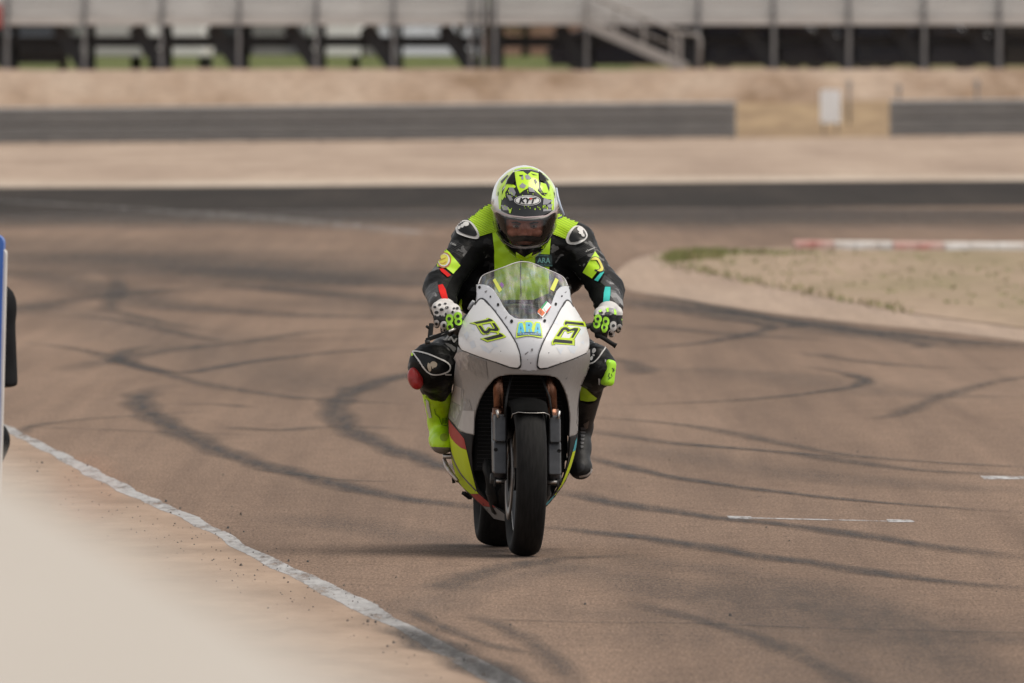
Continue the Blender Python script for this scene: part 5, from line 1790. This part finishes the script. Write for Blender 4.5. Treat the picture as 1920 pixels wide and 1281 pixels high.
# ------------------------------------------------------------------ boots
soL = [lambda p: capsule(p, lerp(KNL, ANL, .28), ANL, .062, .050), lambda p: capsule(p, ANL, tuple(BL(829, 822, .92)), .050, .046),
       lambda p: ellip(p, tuple(BL(829, 828, .90)), (.046, .10, .043)), lambda p: ellip(p, tuple(BL(830, 834, .84)), (.042, .055, .032)), lambda p: ellip(p, tuple(BL(829, 820, 1.04)), (.042, .06, .06))]
bl_fn = sdf_union(soL, .03)
M_SOLE = mat('grey_sole', (.16, .14, .13), .7, col2=(.22, .19, .17), scale=30)
zsL = BL(829, 838, .88).z
bootL = sdf_obj('boot', lambda p: bl_fn(p) + .4 * wrinkle(p), (-.42, .70, .34), (-.20, 1.16, .72), .006, None, rider, 2, [M_NEON, M_SOLE],
                lambda c: np.where((c[:, 2] < zsL - .03 * np.clip((c[:, 1] - .88) / .1, -1, 1) * 0), 1, 0))
bootL['label'] = 'neon yellow racing boot with a grey sole'
bmap = bvh_map([bootL])
B3 = zm(780, 720, 6.407)
decal('shin_plate', stroke([(222, 300), (235, 360), (280, 400), (310, 490), (350, 505), (385, 490)], 9), bmap, mat('olive_seam_shade', (.12, .22, .01), .6), bootL, .003, 4, B3)
decal('toe_slider', [circ(335, 645, 46, 46)], bmap, mat('olive_rubber', (.26, .40, .03), .6), bootL, .004, 4, B3)
for k in range(4):
    decal('vent_slot', [[(310 + 17 * k, 405), (318 + 17 * k, 405), (318 + 17 * k, 480), (312 + 17 * k, 470)]], bmap, mat('olive_seam_shade', (0, 0, 0)), bootL, .004, 4, B3)
decal('heel_plate', [[(120, 180), (150, 200), (190, 400), (160, 410), (130, 300)]], bmap, M_WL, bootL, .004, 4, B3)
decal('cuff_fold_shade', stroke([(118, 150), (200, 180), (300, 160), (395, 80)], 14), bmap, mat('olive_seam_shade', (0, 0, 0)), bootL, .003, 4, B3)  # dark olive stroke paints the shade of the cuff fold
TOER = tuple(BL(1089, 880, .86))
soR = [lambda p: capsule(p, lerp(KNR, ANR, .30), ANR, .058, .046), lambda p: capsule(p, ANR, tuple(BL(1086, 840, .93)), .046, .042),
       lambda p: capsule(p, tuple(BL(1086, 840, .93)), tuple(BL(1087, 872, .87)), .043, .041), lambda p: ellip(p, TOER, (.042, .05, .040)), lambda p: ellip(p, tuple(BL(1082, 850, 1.02)), (.04, .05, .05))]
br_fn = sdf_union(soR, .03)
M_BOOT = mat('black_boot', (.009, .009, .0095), .55, col2=(.017, .0165, .017), scale=15, bump=.4, bscale=25, spec=.3)
bootR = sdf_obj('boot', lambda p: br_fn(p), (.13, .72, .22), (.38, 1.14, .72), .006, None, rider, 2, [M_BOOT], None)
bootR['label'] = 'black racing boot, toe pointing down'
brm = bvh_map([bootR])
B4 = zm(1040, 740, 7.117)
for k in range(6):
    y0 = 430 + 50 * k
    decal('boot_pleat', [smoothp([(345, y0), (412 - 6 * k, y0 + 10), (405 - 7 * k, y0 + 32), (350, y0 + 34)], 3)], brm, mat('pleat_grey', (.075, .075, .08), .45), bootR, .005, 4, B4)
decal('sole_edge', stroke([(498, 965), (480, 1030), (430, 1075), (330, 1095)], 24), brm, mat('pale_sole', (.34, .31, .29), .6), bootR, .004, 4, B4)
decal('toe_cap', [smoothp([(290, 900), (360, 870), (400, 930), (380, 1010), (300, 1040)], 4)], brm, M_BLKP, bootR, .003, 4, B4)
decal('ankle_plate', [[(380, 390), (460, 345), (440, 440), (410, 465)]], brm, mat('brown_plate', (.10, .08, .07), .5), bootR, .004, 4, B4)

# ------------------------------------------------------------------ gloves
def glove(s, label):
    gp = np.array(hands[s])
    wr = np.array(WRL if s < 0 else WRR)
    ax = np.array(((hands[s]) - Vector((s * .13, .275, .875))).normalized())
    up_ = np.array((0, 0, 1.0))
    fw_ = np.array((0, -1.0, 0))
    P = lambda a, b_, c_: tuple(gp + ax * a + fw_ * b_ + up_ * c_)
    pr = [lambda p: capsule(p, lerp(wr, gp, .12), lerp(wr, gp, .5), .043, .038)]
    pr.append(lambda p: capsule(p, P(-.030, -.025, .038), P(.036, -.025, .034), .027, .025))      # back of the hand
    pr.append(lambda p: capsule(p, lerp(wr, gp, .3), P(-.02, -.03, .035), .038, .026))
    pr.append(lambda p: capsule(p, lerp(wr, gp, .3), P(.025, -.03, .03), .038, .024))
    palm = sdf_union(pr, .02)
    fs = []
    for i, (a, ln) in enumerate(((-.043, .95), (-.0145, 1.08), (.0145, 1.02), (.042, .85))):
        k0, k1, k2, k3 = P(a * .9, -.012, .040), P(a, .030, .030), P(a * 1.02, .038, .030 - .052 * ln), P(a * 1.02, .006, .030 - .078 * ln)
        fs += [(k0, k1, .0165, .0160), (k1, k2, .0158, .0142), (k2, k3, .0142, .0120)]
    th = [(P(-.045, -.03, .01), P(-.062, .01, -.012), .016, .014), (P(-.062, .01, -.012), P(-.05, .035, -.026), .014, .011)]
    def fn(p):
        d = palm(p)
        for q in fs + th:
            d = smin(d, capsule(p, *q), .006)
        return d
    lo = np.minimum(gp, wr) - .10
    hi = np.maximum(gp, wr) + .10
    o = sdf_obj('glove', fn, lo, hi, .004, None, rider, 1, [mat('glove_white', (.62, .60, .58), .55, col2=(.55, .53, .51), scale=40), mat('glove_black', (.012, .012, .013), .6)],
                lambda c: np.where((c[:, 1] < gp[1] + .018) & (c[:, 2] < gp[2] + (.012 if s < 0 else .030)), 1, 0))
    o['label'] = label
    return o
glL = glove(-1, 'black and white racing glove with two lime knuckle guards')
glR = glove(1, 'black racing glove with lime and white knuckle guards')
gmL, gmR = bvh_map([glL]), bvh_map([glR])
H1 = zm(795, 560, 16.01)
H2 = zm(1095, 560, 12.81)
M_GLW = MATS['glove_white']
M_GLB = MATS['glove_black']
M_LIMEG = mat('lime_guard', (.40, .80, .04), .45)
def eights(gm, T, par, spec):
    for (x1, y1, r1, x2, y2, r2, e, m) in spec:
        for (x, y, r) in ((x1, y1, r1), (x2, y2, r2)):
            g_ = decal('knuckle_guard', [circ(x, y, r, r * e)], gm, m, par, .005, 5, T)
            decal('guard_hole', [circ(x, y, r * .40, r * .48)], gm, M_BLKP, g_, .007, 5, T)
eights(gmL, H1, glL, [(765, 610, 118, 780, 850, 100, 1.25, M_LIMEG), (1015, 530, 112, 1035, 690, 108, 1.1, M_LIMEG), (375, 745, 88, 500, 945, 80, 1.2, M_GLW), (600, 800, 100, 610, 930, 60, 1.2, M_GLW)])
for P in (circ(380, 420, 60, 50), circ(530, 335, 62, 42), circ(690, 275, 60, 36), circ(655, 480, 36, 55), circ(860, 410, 40, 45), circ(465, 560, 36, 60), circ(560, 600, 80, 50, 16, -.5), circ(260, 480, 40, 46), circ(330, 260, 46, 34), circ(470, 190, 48, 30), circ(640, 160, 46, 26), circ(1000, 300, 40, 36), circ(900, 300, 40, 26), circ(740, 560, 30, 30), circ(330, 610, 30, 50)):
    decal('knuckle_bump', [P], gmL, M_GLB, glL, .004, 5, H1)
eights(gmR, H2, glR, [(335, 490, 84, 305, 615, 82, 1.25, M_LIMEG), (520, 550, 80, 485, 695, 80, 1.45, M_LIMEG), (702, 655, 82, 650, 840, 80, 1.35, M_GLW), (850, 700, 62, 845, 830, 66, 1.4, M_GLW)])
for P in (circ(410, 350, 50, 36), circ(560, 365, 62, 44), circ(710, 420, 64, 48), circ(840, 500, 50, 58), circ(610, 540, 30, 50), circ(440, 480, 26, 40), circ(330, 410, 26, 30), circ(760, 560, 30, 46), circ(880, 600, 30, 50)):
    decal('knuckle_bump', [P], gmR, M_GLB, glR, .004, 5, H2)
for P in ([(345, 310), (425, 262), (425, 320), (380, 345)], [(525, 240), (595, 225), (600, 325), (545, 330)], [(715, 250), (770, 290), (780, 390), (720, 380)]):
    decal('cuff_stripe', [P], gmR, M_LIMEG, glR, .005, 5, H2)
decal('cuff_stripe', [[(600, 225), (710, 250), (715, 370), (605, 320)]], gmR, mat('grey_stripe', (.34, .33, .33), .5), glR, .005, 5, H2)
decal('cuff_stripe', [[(890, 480), (950, 570), (950, 640), (915, 700), (900, 580)]], gmR, M_LIMEG, glR, .005, 5, H2)
sd_('wrist_flash', [[(1130, 0), (1150, 60), (1140, 200), (1170, 360), (1210, 420), (1200, 510), (1110, 450), (1040, 240), (1080, 80)]], M_NEON, .006, H1)

# ------------------------------------------------------------------ helmet
HC = 984.0
prof_h = [(310, 2, .74, .80), (313, 17, .70, .85), (320, 31, .66, .88), (331, 43.5, .625, .905), (342, 52, .60, .915), (353, 57.5, .58, .915), (369, 61.5, .563, .91), (383, 62.5, .553, .90), (400, 60.5, .545, .885), (415, 58, .541, .87), (430, 54.5, .539, .85), (446, 47.5, .541, .83), (458, 41, .545, .81), (470, 33, .553, .79), (479, 24, .563, .77), (485, 15, .58, .75), (489, 4, .62, .71)]
pp = catmull(prof_h, 6)
NT = 144
hv = []
for (py, hw, yf, yb) in pp:
    ymid = yf * .45 + yb * .55
    c0 = BL(HC, py, ymid)
    half = max(hw, .5) / 475.0
    for k in range(NT):
        a = 2 * math.pi * k / NT
        c_, s_ = math.cos(a), math.sin(a)
        ex = 2 / 2.25
        x = half * abs(s_) ** ex * (1 if s_ > 0 else -1)
        dy = abs(c_) ** ex * ((yb - ymid) if c_ > 0 else -(ymid - yf))
        hv.append((c0.x + x, c0.y + dy, c0.z))
nh = len(pp)
hf = []
HB = zm(900, 300, 6.405)
port = smoothp([HB(*p) for p in ((185, 640), (300, 690), (540, 725), (780, 705), (895, 640), (905, 720), (870, 830), (800, 940), (700, 1005), (540, 1030), (400, 1010), (290, 940), (205, 820))], 5)
portA = np.array(port)
def inside(P, poly):
    x, y = P
    c_ = False
    n = len(poly)
    j = n - 1
    for i in range(n):
        if (poly[i][1] > y) != (poly[j][1] > y) and x < (poly[j][0] - poly[i][0]) * (y - poly[i][1]) / (poly[j][1] - poly[i][1]) + poly[i][0]:
            c_ = not c_
        j = i
    return c_
def proj(p):
    w_ = BM @ Vector(p)
    l_ = CAMR.transposed() @ (w_ - CAMP)
    return (CX + FPX * l_.x / -l_.z, CY - FPX * l_.y / -l_.z)
for i in range(nh - 1):
    for k in range(NT):
        q = (i * NT + k, i * NT + (k + 1) % NT, (i + 1) * NT + (k + 1) % NT, (i + 1) * NT + k)
        hf.append(q)
hf_full = hf + [tuple(range(NT))[::-1], tuple((nh - 1) * NT + k for k in range(NT))]
hf_cut = []
for q in hf_full:
    c_ = np.mean([hv[i] for i in q], axis=0)
    if c_[1] < .72 and len(q) == 4 and inside(proj(c_), port):
        continue
    hf_cut.append(q)
helm_full = obj('tmp', hv, hf_full)
hmap = bvh_map([helm_full])
bpy.data.objects.remove(helm_full)
M_HW = mat('helmet_white', (.78, .78, .77), .18, coat=.8, col2=(.70, .72, .68), scale=9)
M_HY = mat('helmet_neon', (.50, .80, .006), .2, coat=.8)
M_HB = mat('helmet_black', (.005, .005, .0055), .25, coat=.25)
M_HG = mat('helmet_grey', (.27, .27, .29), .25, coat=.8)
helmet = obj('helmet', hv, hf_cut, None, rider, True, [M_HW, M_BLK])
sm = helmet.modifiers.new('thickness', 'SOLIDIFY')
sm.thickness = .012
sm.offset = -1
sm.material_offset = 1
sm.material_offset_rim = 1
helmet['label'] = 'neon yellow, black and white full-face helmet with a clear visor'
def hd(name, polys, m, off, sm=False, T=HB, step=3):
    if sm:
        polys = [smoothp(P, 4) for P in polys]
    return decal(name, polys, hmap, m, helmet, off, step, T)
hd('crown_graphic', [[(395, 150), (500, 120), (610, 118), (715, 145), (770, 210), (825, 300), (868, 470), (880, 600), (800, 662), (660, 692), (540, 700), (400, 684), (255, 612), (236, 520), (240, 410), (300, 330), (330, 235)]], M_HB, .0015)
hd('crown_graphic', [[(415, 112), (500, 92), (600, 88), (690, 112), (700, 135), (600, 106), (500, 108), (412, 132)]], M_HY, .0025)
hd('crown_graphic', [[(415, 140), (520, 142), (570, 180), (612, 142), (700, 165), (706, 330), (690, 370), (740, 425), (830, 450), (870, 440), (862, 475), (770, 470), (725, 425), (650, 360), (590, 335), (520, 370), (480, 405), (445, 325), (428, 230)]], M_HY, .003)
hd('crown_graphic', [[(222, 360), (260, 300), (325, 215), (305, 300), (270, 340), (262, 480), (250, 590), (232, 592), (222, 470)]], M_HY, .003)
hd('crown_graphic', [[(315, 300), (370, 280), (432, 318), (420, 340), (345, 332), (305, 395), (310, 425), (272, 485), (255, 455)]], M_HY, .003)
hd('crown_graphic', [[(728, 272), (790, 292), (826, 385), (838, 300), (872, 340), (888, 470), (884, 600), (858, 606), (850, 470), (800, 455), (752, 385), (722, 330)]], M_HY, .003)
for P in ([(350, 335), (402, 335), (432, 395), (415, 440), (350, 400)], [(322, 420), (372, 430), (402, 485), (360, 492)], [(472, 315), (510, 278), (555, 312), (530, 345), (490, 338)], [(540, 192), (575, 180), (620, 225), (590, 240), (556, 236)], [(578, 322), (640, 345), (662, 392), (590, 384)], [(495, 200), (520, 190), (525, 235), (500, 242)],
          [(762, 455), (822, 478), (868, 490), (800, 535), (752, 540)], [(255, 540), (332, 556), (372, 606), (282, 604)], [(758, 588), (852, 586), (850, 612), (752, 618)], [(800, 540), (868, 530), (850, 575), (820, 580)]):
    hd('grey_shard', [P], M_HG, .004)
for P in ([(470, 185), (520, 182), (505, 205), (478, 200)], [(612, 165), (660, 180), (690, 188), (640, 188)], [(645, 240), (665, 235), (685, 270), (668, 300), (655, 275)], [(700, 350), (730, 345), (745, 375), (715, 385)], [(755, 395), (805, 400), (800, 415), (760, 418)]):
    hd('black_splash', [P], M_HB, .004)
for _ in range(46):
    x, y = random.uniform(270, 850), random.choice([random.uniform(545, 600), random.uniform(370, 450)])
    hd('neon_fleck', [circ(x, y, random.uniform(3, 7), random.uniform(4, 14), 7)], M_HY, .004)
hd('neon_fleck', [[(345, 590), (382, 596), (372, 640), (355, 640)]], M_HY, .0045)
for P in ([(236, 245), (330, 158), (400, 118), (395, 150), (325, 225), (225, 350), (214, 430), (196, 430), (203, 330)], [(715, 140), (795, 186), (862, 268), (898, 360), (908, 455), (886, 445), (868, 340), (825, 290), (770, 205)]):
    hd('side_flash', [P], mat('helmet_pale_lime', (.62, .78, .20), .2, coat=.6), .0022)
for P in ([(250, 260), (330, 185), (345, 190), (262, 285)], [(760, 180), (820, 240), (815, 255), (752, 195)], [(215, 400), (228, 380), (226, 440)], [(880, 380), (892, 400), (890, 450)]):
    hd('black_splash', [P], M_HB, .0045)
# badge
hd('badge', [circ(570, 490, 158, 62, 30)], M_HW, .005)
hd('badge', [circ(570, 490, 150, 55, 30)], M_HB, .006)
hd('badge', [circ(570, 490, 140, 47, 30)], M_HW, .007)
bm = text_px('KYT', HB(470, 525), (32.5, 0), (0, -10.5), .05, .25)
bm_map(bm, hmap, .0085)
bm_obj('badge_text', bm, M_HB, helmet)
hd('badge_accent', [[(590, 462), (632, 462), (606, 488)]], M_RPR, .010)
# chin
hd('chin_graphic', [[(200, 850), (270, 960), (400, 1040), (540, 1060), (700, 1035), (800, 960), (880, 830), (850, 930), (770, 1065), (690, 1130), (620, 1175), (535, 1190), (450, 1180), (400, 1140), (310, 1075), (250, 980)]], M_HB, .0015)
hd('chin_graphic', [[(328, 1105), (436, 1168), (434, 1103), (535, 1166), (628, 1108), (616, 1152), (712, 1105), (640, 1182), (585, 1205), (530, 1213), (470, 1205), (400, 1178)]], M_HY, .0035)
hd('chin_graphic', [[(195, 850), (225, 890), (300, 1000), (255, 975), (210, 910)]], M_HW, .003)
for _ in range(26):
    u = random.random()
    x = 290 + 60 * u + random.gauss(0, 12) if random.random() < .5 else 790 - 70 * u + random.gauss(0, 12)
    hd('neon_fleck', [circ(x, 1000 + 110 * u + random.gauss(0, 10), random.uniform(4, 9), random.uniform(4, 11), 7)], M_HY, .003)
# eyeport gasket
hd('gasket', stroke(port, 3.0, True), M_HB, .004, T=None)
# visor: clear bubble a few millimetres proud of the shell
m, t, b, N, L = node_mat('smoked_visor')
out = t.nodes['Material Output']
t.nodes.remove(b)
tr = N('BsdfTransparent')
tr.inputs[0].default_value = (.80, .76, .75, 1)
gl = N('BsdfGlossy')
gl.inputs['Roughness'].default_value = .06
gl.inputs['Color'].default_value = (.9, .88, .88, 1)
lw = N('LayerWeight')
lw.inputs['Blend'].default_value = .3
mx = N('MixShader')
L(lw.outputs['Fresnel'], mx.inputs[0])
L(tr.outputs[0], mx.inputs[1])
L(gl.outputs[0], mx.inputs[2])
L(mx.outputs[0], out.inputs[0])
vis_poly = [HB(*p) for p in ((140, 470), (150, 560), (170, 600), (300, 652), (540, 690), (780, 672), (900, 612), (925, 560), (932, 480), (940, 600), (905, 770), (880, 830), (800, 962), (700, 1034), (540, 1060), (400, 1042), (280, 972), (190, 832), (150, 650))]
vbm = px_bm([vis_poly], 3)
bm_map(vbm, hmap, .011)
visor = bm_obj('visor', vbm, m, helmet)
bm = px_bm(stroke([HB(*p) for p in ((150, 560), (170, 600), (300, 652), (420, 678), (540, 692), (660, 686), (780, 672), (900, 612), (922, 570))], 2.2), 3)
bm_map(bm, hmap, .0125)
bm_obj('visor_edge', bm, mat('visor_rim', (.55, .45, .45), .2), visor)
bm = px_bm(stroke([HB(*p) for p in ((160, 690), (190, 832), (280, 972), (400, 1042), (540, 1060), (700, 1034), (800, 962), (880, 830), (915, 740))], 1.6), 3)
bm_map(bm, hmap, .0125)
bm_obj('visor_edge', bm, mat('visor_rim_low', (.16, .14, .14), .2), visor)
MB().tube([BL(1043, 353, .66), BL(1046, 372, .64), BL(1051, 388, .63), BL(1057, 403, .63), BL(1053, 407, .63), BL(1046, 410, .63)], [.005, .006, .005, .006, .005, .004], 6).build('tear_off_tab', mat('clear_blue_film', (.48, .54, .66), .2), visor, True)
for px, py in ((920, 377), (1046, 371)):
    q = BL(px, py, .70)
    MB().lathe([(-.003, .001), (-.003, .011), (.003, .011), (.003, .001)], q + Vector(((.009 if px < 984 else -.009), 0, 0)), 18, 'x').build('visor_pivot', M_HW, visor, True)
# vents on the crown
for s, P in ((-1, [(420, 150), (395, 160), (335, 260), (330, 290), (400, 300), (425, 260)]), (1, [(705, 140), (745, 170), (790, 250), (770, 270), (715, 250)])):
    hd('crown_vent', [P], M_BLK, .006)
# lining
inner_c = BL(984, 400, .72)
sdf_obj('helmet_lining', lambda p: np.maximum(ellip(p, tuple(inner_c), (.118, .15, .155)), -ellip(p, tuple(BL(984, 418, .58)), (.108, .13, .115))), np.array(inner_c) - .19, np.array(inner_c) + .19, .007, mat('lining_cloth', (.02, .02, .021), .9, spec=.1), helmet, 2)

# ------------------------------------------------------------------ face behind the visor
fy = .615
def FP(px, py, dy=0.0):
    return tuple(BL(px, py, fy + dy))
fprims = [(lambda p: ellip(p, FP(984, 420, .085), (.078, .085, .105)), .02),
          (lambda p: ellip(p, FP(984, 414, .015), (.062, .028, .013)), .012),     # brow
          (lambda p: capsule(p, FP(984, 420, .012), FP(984, 440, -.016), .010, .0135), .010),
          (lambda p: ellip(p, FP(977, 441, .0), (.010, .012, .009)), .006), (lambda p: ellip(p, FP(991, 441, .0), (.010, .012, .009)), .006),
          (lambda p: ellip(p, FP(962, 436, .022), (.024, .022, .020)), .012), (lambda p: ellip(p, FP(1006, 436, .022), (.024, .022, .020)), .012),
          (lambda p: ellip(p, FP(984, 457, .018), (.030, .02, .013)), .012), (lambda p: ellip(p, FP(984, 468, .03), (.04, .03, .02)), .015)]
def face_fn(p):
    d = None
    for f_, k in fprims:
        e = f_(p)
        d = e if d is None else smin(d, e, k)
    for px in (968, 1000):
        e = ellip(p, FP(px, 424, -.002), (.017, .018, .0095))
        d = -smin(-d, e, .006) if False else np.maximum(d, -e)
    return d
fc_ = np.array(FP(984, 430, .06))
M_SKIN = mat('skin', (.46, .20, .135), .5, col2=(.36, .14, .095), scale=25, bump=.25, bscale=60)
face = sdf_obj('face', face_fn, fc_ - (.1, .11, .14), fc_ + (.1, .11, .14), .0035, M_SKIN, rider, 2)
fmap2 = bvh_map([face])
for s, px in ((-1, 968), (1, 1000.5)):
    c_ = np.array(FP(px, 424, .0145))
    ball = MB().lathe([(-.0135 * math.cos(math.pi * k / 12), max(.0002, .0135 * math.sin(math.pi * k / 12))) for k in range(13)], c_, 18, 'y', False).build('eye', mat('eye_white', (.30, .26, .23), .3), face, True)
    decal('iris', [circ(px + .3, 424.0, 3.0, 3.0, 14)], bvh_map([ball]), mat('iris', (.02, .012, .008), .15), ball, .001, 2)
    decal('brow', [[(px + s * 9, 416.2), (px, 415.2), (px - s * 8, 418.6), (px - s * 8, 421.4), (px, 418.4), (px + s * 8, 418.6)]], fmap2, mat('brow_hair', (.03, .018, .013), .8), face, .003, 3)
    decal('eyelid', [[(px - 7, 420.5), (px, 418.8), (px + 7, 420.5), (px + 6.5, 423.2), (px, 422.4), (px - 6.5, 423.2)], [(px - 6, 426), (px, 426.8), (px + 6, 426), (px + 5, 428), (px, 428.6), (px - 5, 428)]], bvh_map([face, ball]), mat('lid', (.20, .08, .055), .6), face, .002, 2)
# chin curtain / nose guard inside the helmet
MB().tube([FP(955, 450, -.01), FP(970, 448, -.035), FP(984, 447, -.042), FP(998, 448, -.035), FP(1013, 450, -.01)], .012, 10).build('breath_guard', M_BLK, helmet, True)

# ================================================================== marshal behind the blue panel (mostly outside the frame)
MD = 57.2
mx0 = W(0, 0, MD).x
mar = empty('person', (mx0 - .25, MD, 0), 0, 'person dressed in black crouching behind the blue panel', 'person')
def ML(x, y, z):
    return (x, y, z)
exl = W(37, 690, MD).x - (mx0 - .25)
knx = W(22, 815, MD).x - (mx0 - .25)
cut_z = W(0, 723, MD).z
mp_ = [lambda p: ellip(p, (-.05, .06, .92), (.17, .13, .25)), lambda p: ellip(p, (-.05, .10, .56), (.17, .15, .16)),
       lambda p: capsule(p, (.06, .03, 1.10), (exl - .085, 0, 1.10), .07, .068), lambda p: capsule(p, (exl - .075, 0, 1.12), (exl - .078, -.03, .76), .058, .076),
       lambda p: capsule(p, (-.2, .03, 1.10), (-.34, -.02, .80), .075, .06), lambda p: capsule(p, (.06, .08, .50), (knx - .07, -.34, .66), .095, .068), lambda p: capsule(p, (-.16, .08, .50), (-.3, -.33, .66), .095, .07),
       lambda p: capsule(p, (knx - .07, -.34, .66), (.06, -.16, .12), .068, .05), lambda p: capsule(p, (-.3, -.33, .66), (-.2, -.16, .12), .07, .05)]
mfn = sdf_union(mp_, .03)
def mar_fn(p):
    d = mfn(p)
    slv = np.where((p[:, 0] > exl - .17) & (p[:, 1] > -.2) & (p[:, 2] < cut_z) & (p[:, 2] > .70), cut_z - p[:, 2], -1.0)
    return np.maximum(d, slv)
sdf_obj('clothes', mar_fn, (-.5, -.55, .06), (.42, .34, 1.3), .012, mat('black_clothes', (.006, .006, .007), .85, col2=(.011, .011, .012), scale=12, spec=.15), mar, 1)
sdf_obj('head', sdf_union([lambda p: ellip(p, (-.06, .02, 1.36), (.075, .095, .115)), lambda p: capsule(p, (-.05, .06, 1.16), (-.055, .05, 1.3), .06, .055), lambda p: capsule(p, (-.06, -.07, 1.37), (-.06, -.085, 1.335), .012, .016)], .02), (-.2, -.15, 1.1), (.1, .18, 1.52), .009, M_SKIN, mar, 2)
sdf_obj('hair', lambda p: np.maximum(ellip(p, (-.06, .035, 1.375), (.085, .1, .118)), -(p[:, 2] - 1.38 + .5 * (p[:, 1] + .04))), (-.2, -.14, 1.2), (.1, .2, 1.54), .009, mat('dark_hair', (.02, .014, .01), .7), mar, 2)
for s in (-1, 1):
    sdf_obj('shoe', sdf_union([lambda p, s=s: ellip(p, (-.07 + s * .13, -.22, .05), (.045, .13, .045)), lambda p, s=s: ellip(p, (-.07 + s * .13, -.16, .10), (.045, .06, .06))], .02), (-.3, -.45, 0), (.2, -.05, .2), .01, M_BLKP, mar, 2)
    sdf_obj('arm', sdf_union([lambda p, s=s: capsule(p, ((exl - .09) if s > 0 else -.34, -.03, .86), ((exl - .22) if s > 0 else -.28, -.30, .76), .040, .028), lambda p, s=s: ellip(p, ((exl - .23) if s > 0 else -.28, -.35, .745), (.035, .055, .022))], .02), (-.45, -.55, .6), (.4, .1, 1.0), .01, M_SKIN, mar, 2)
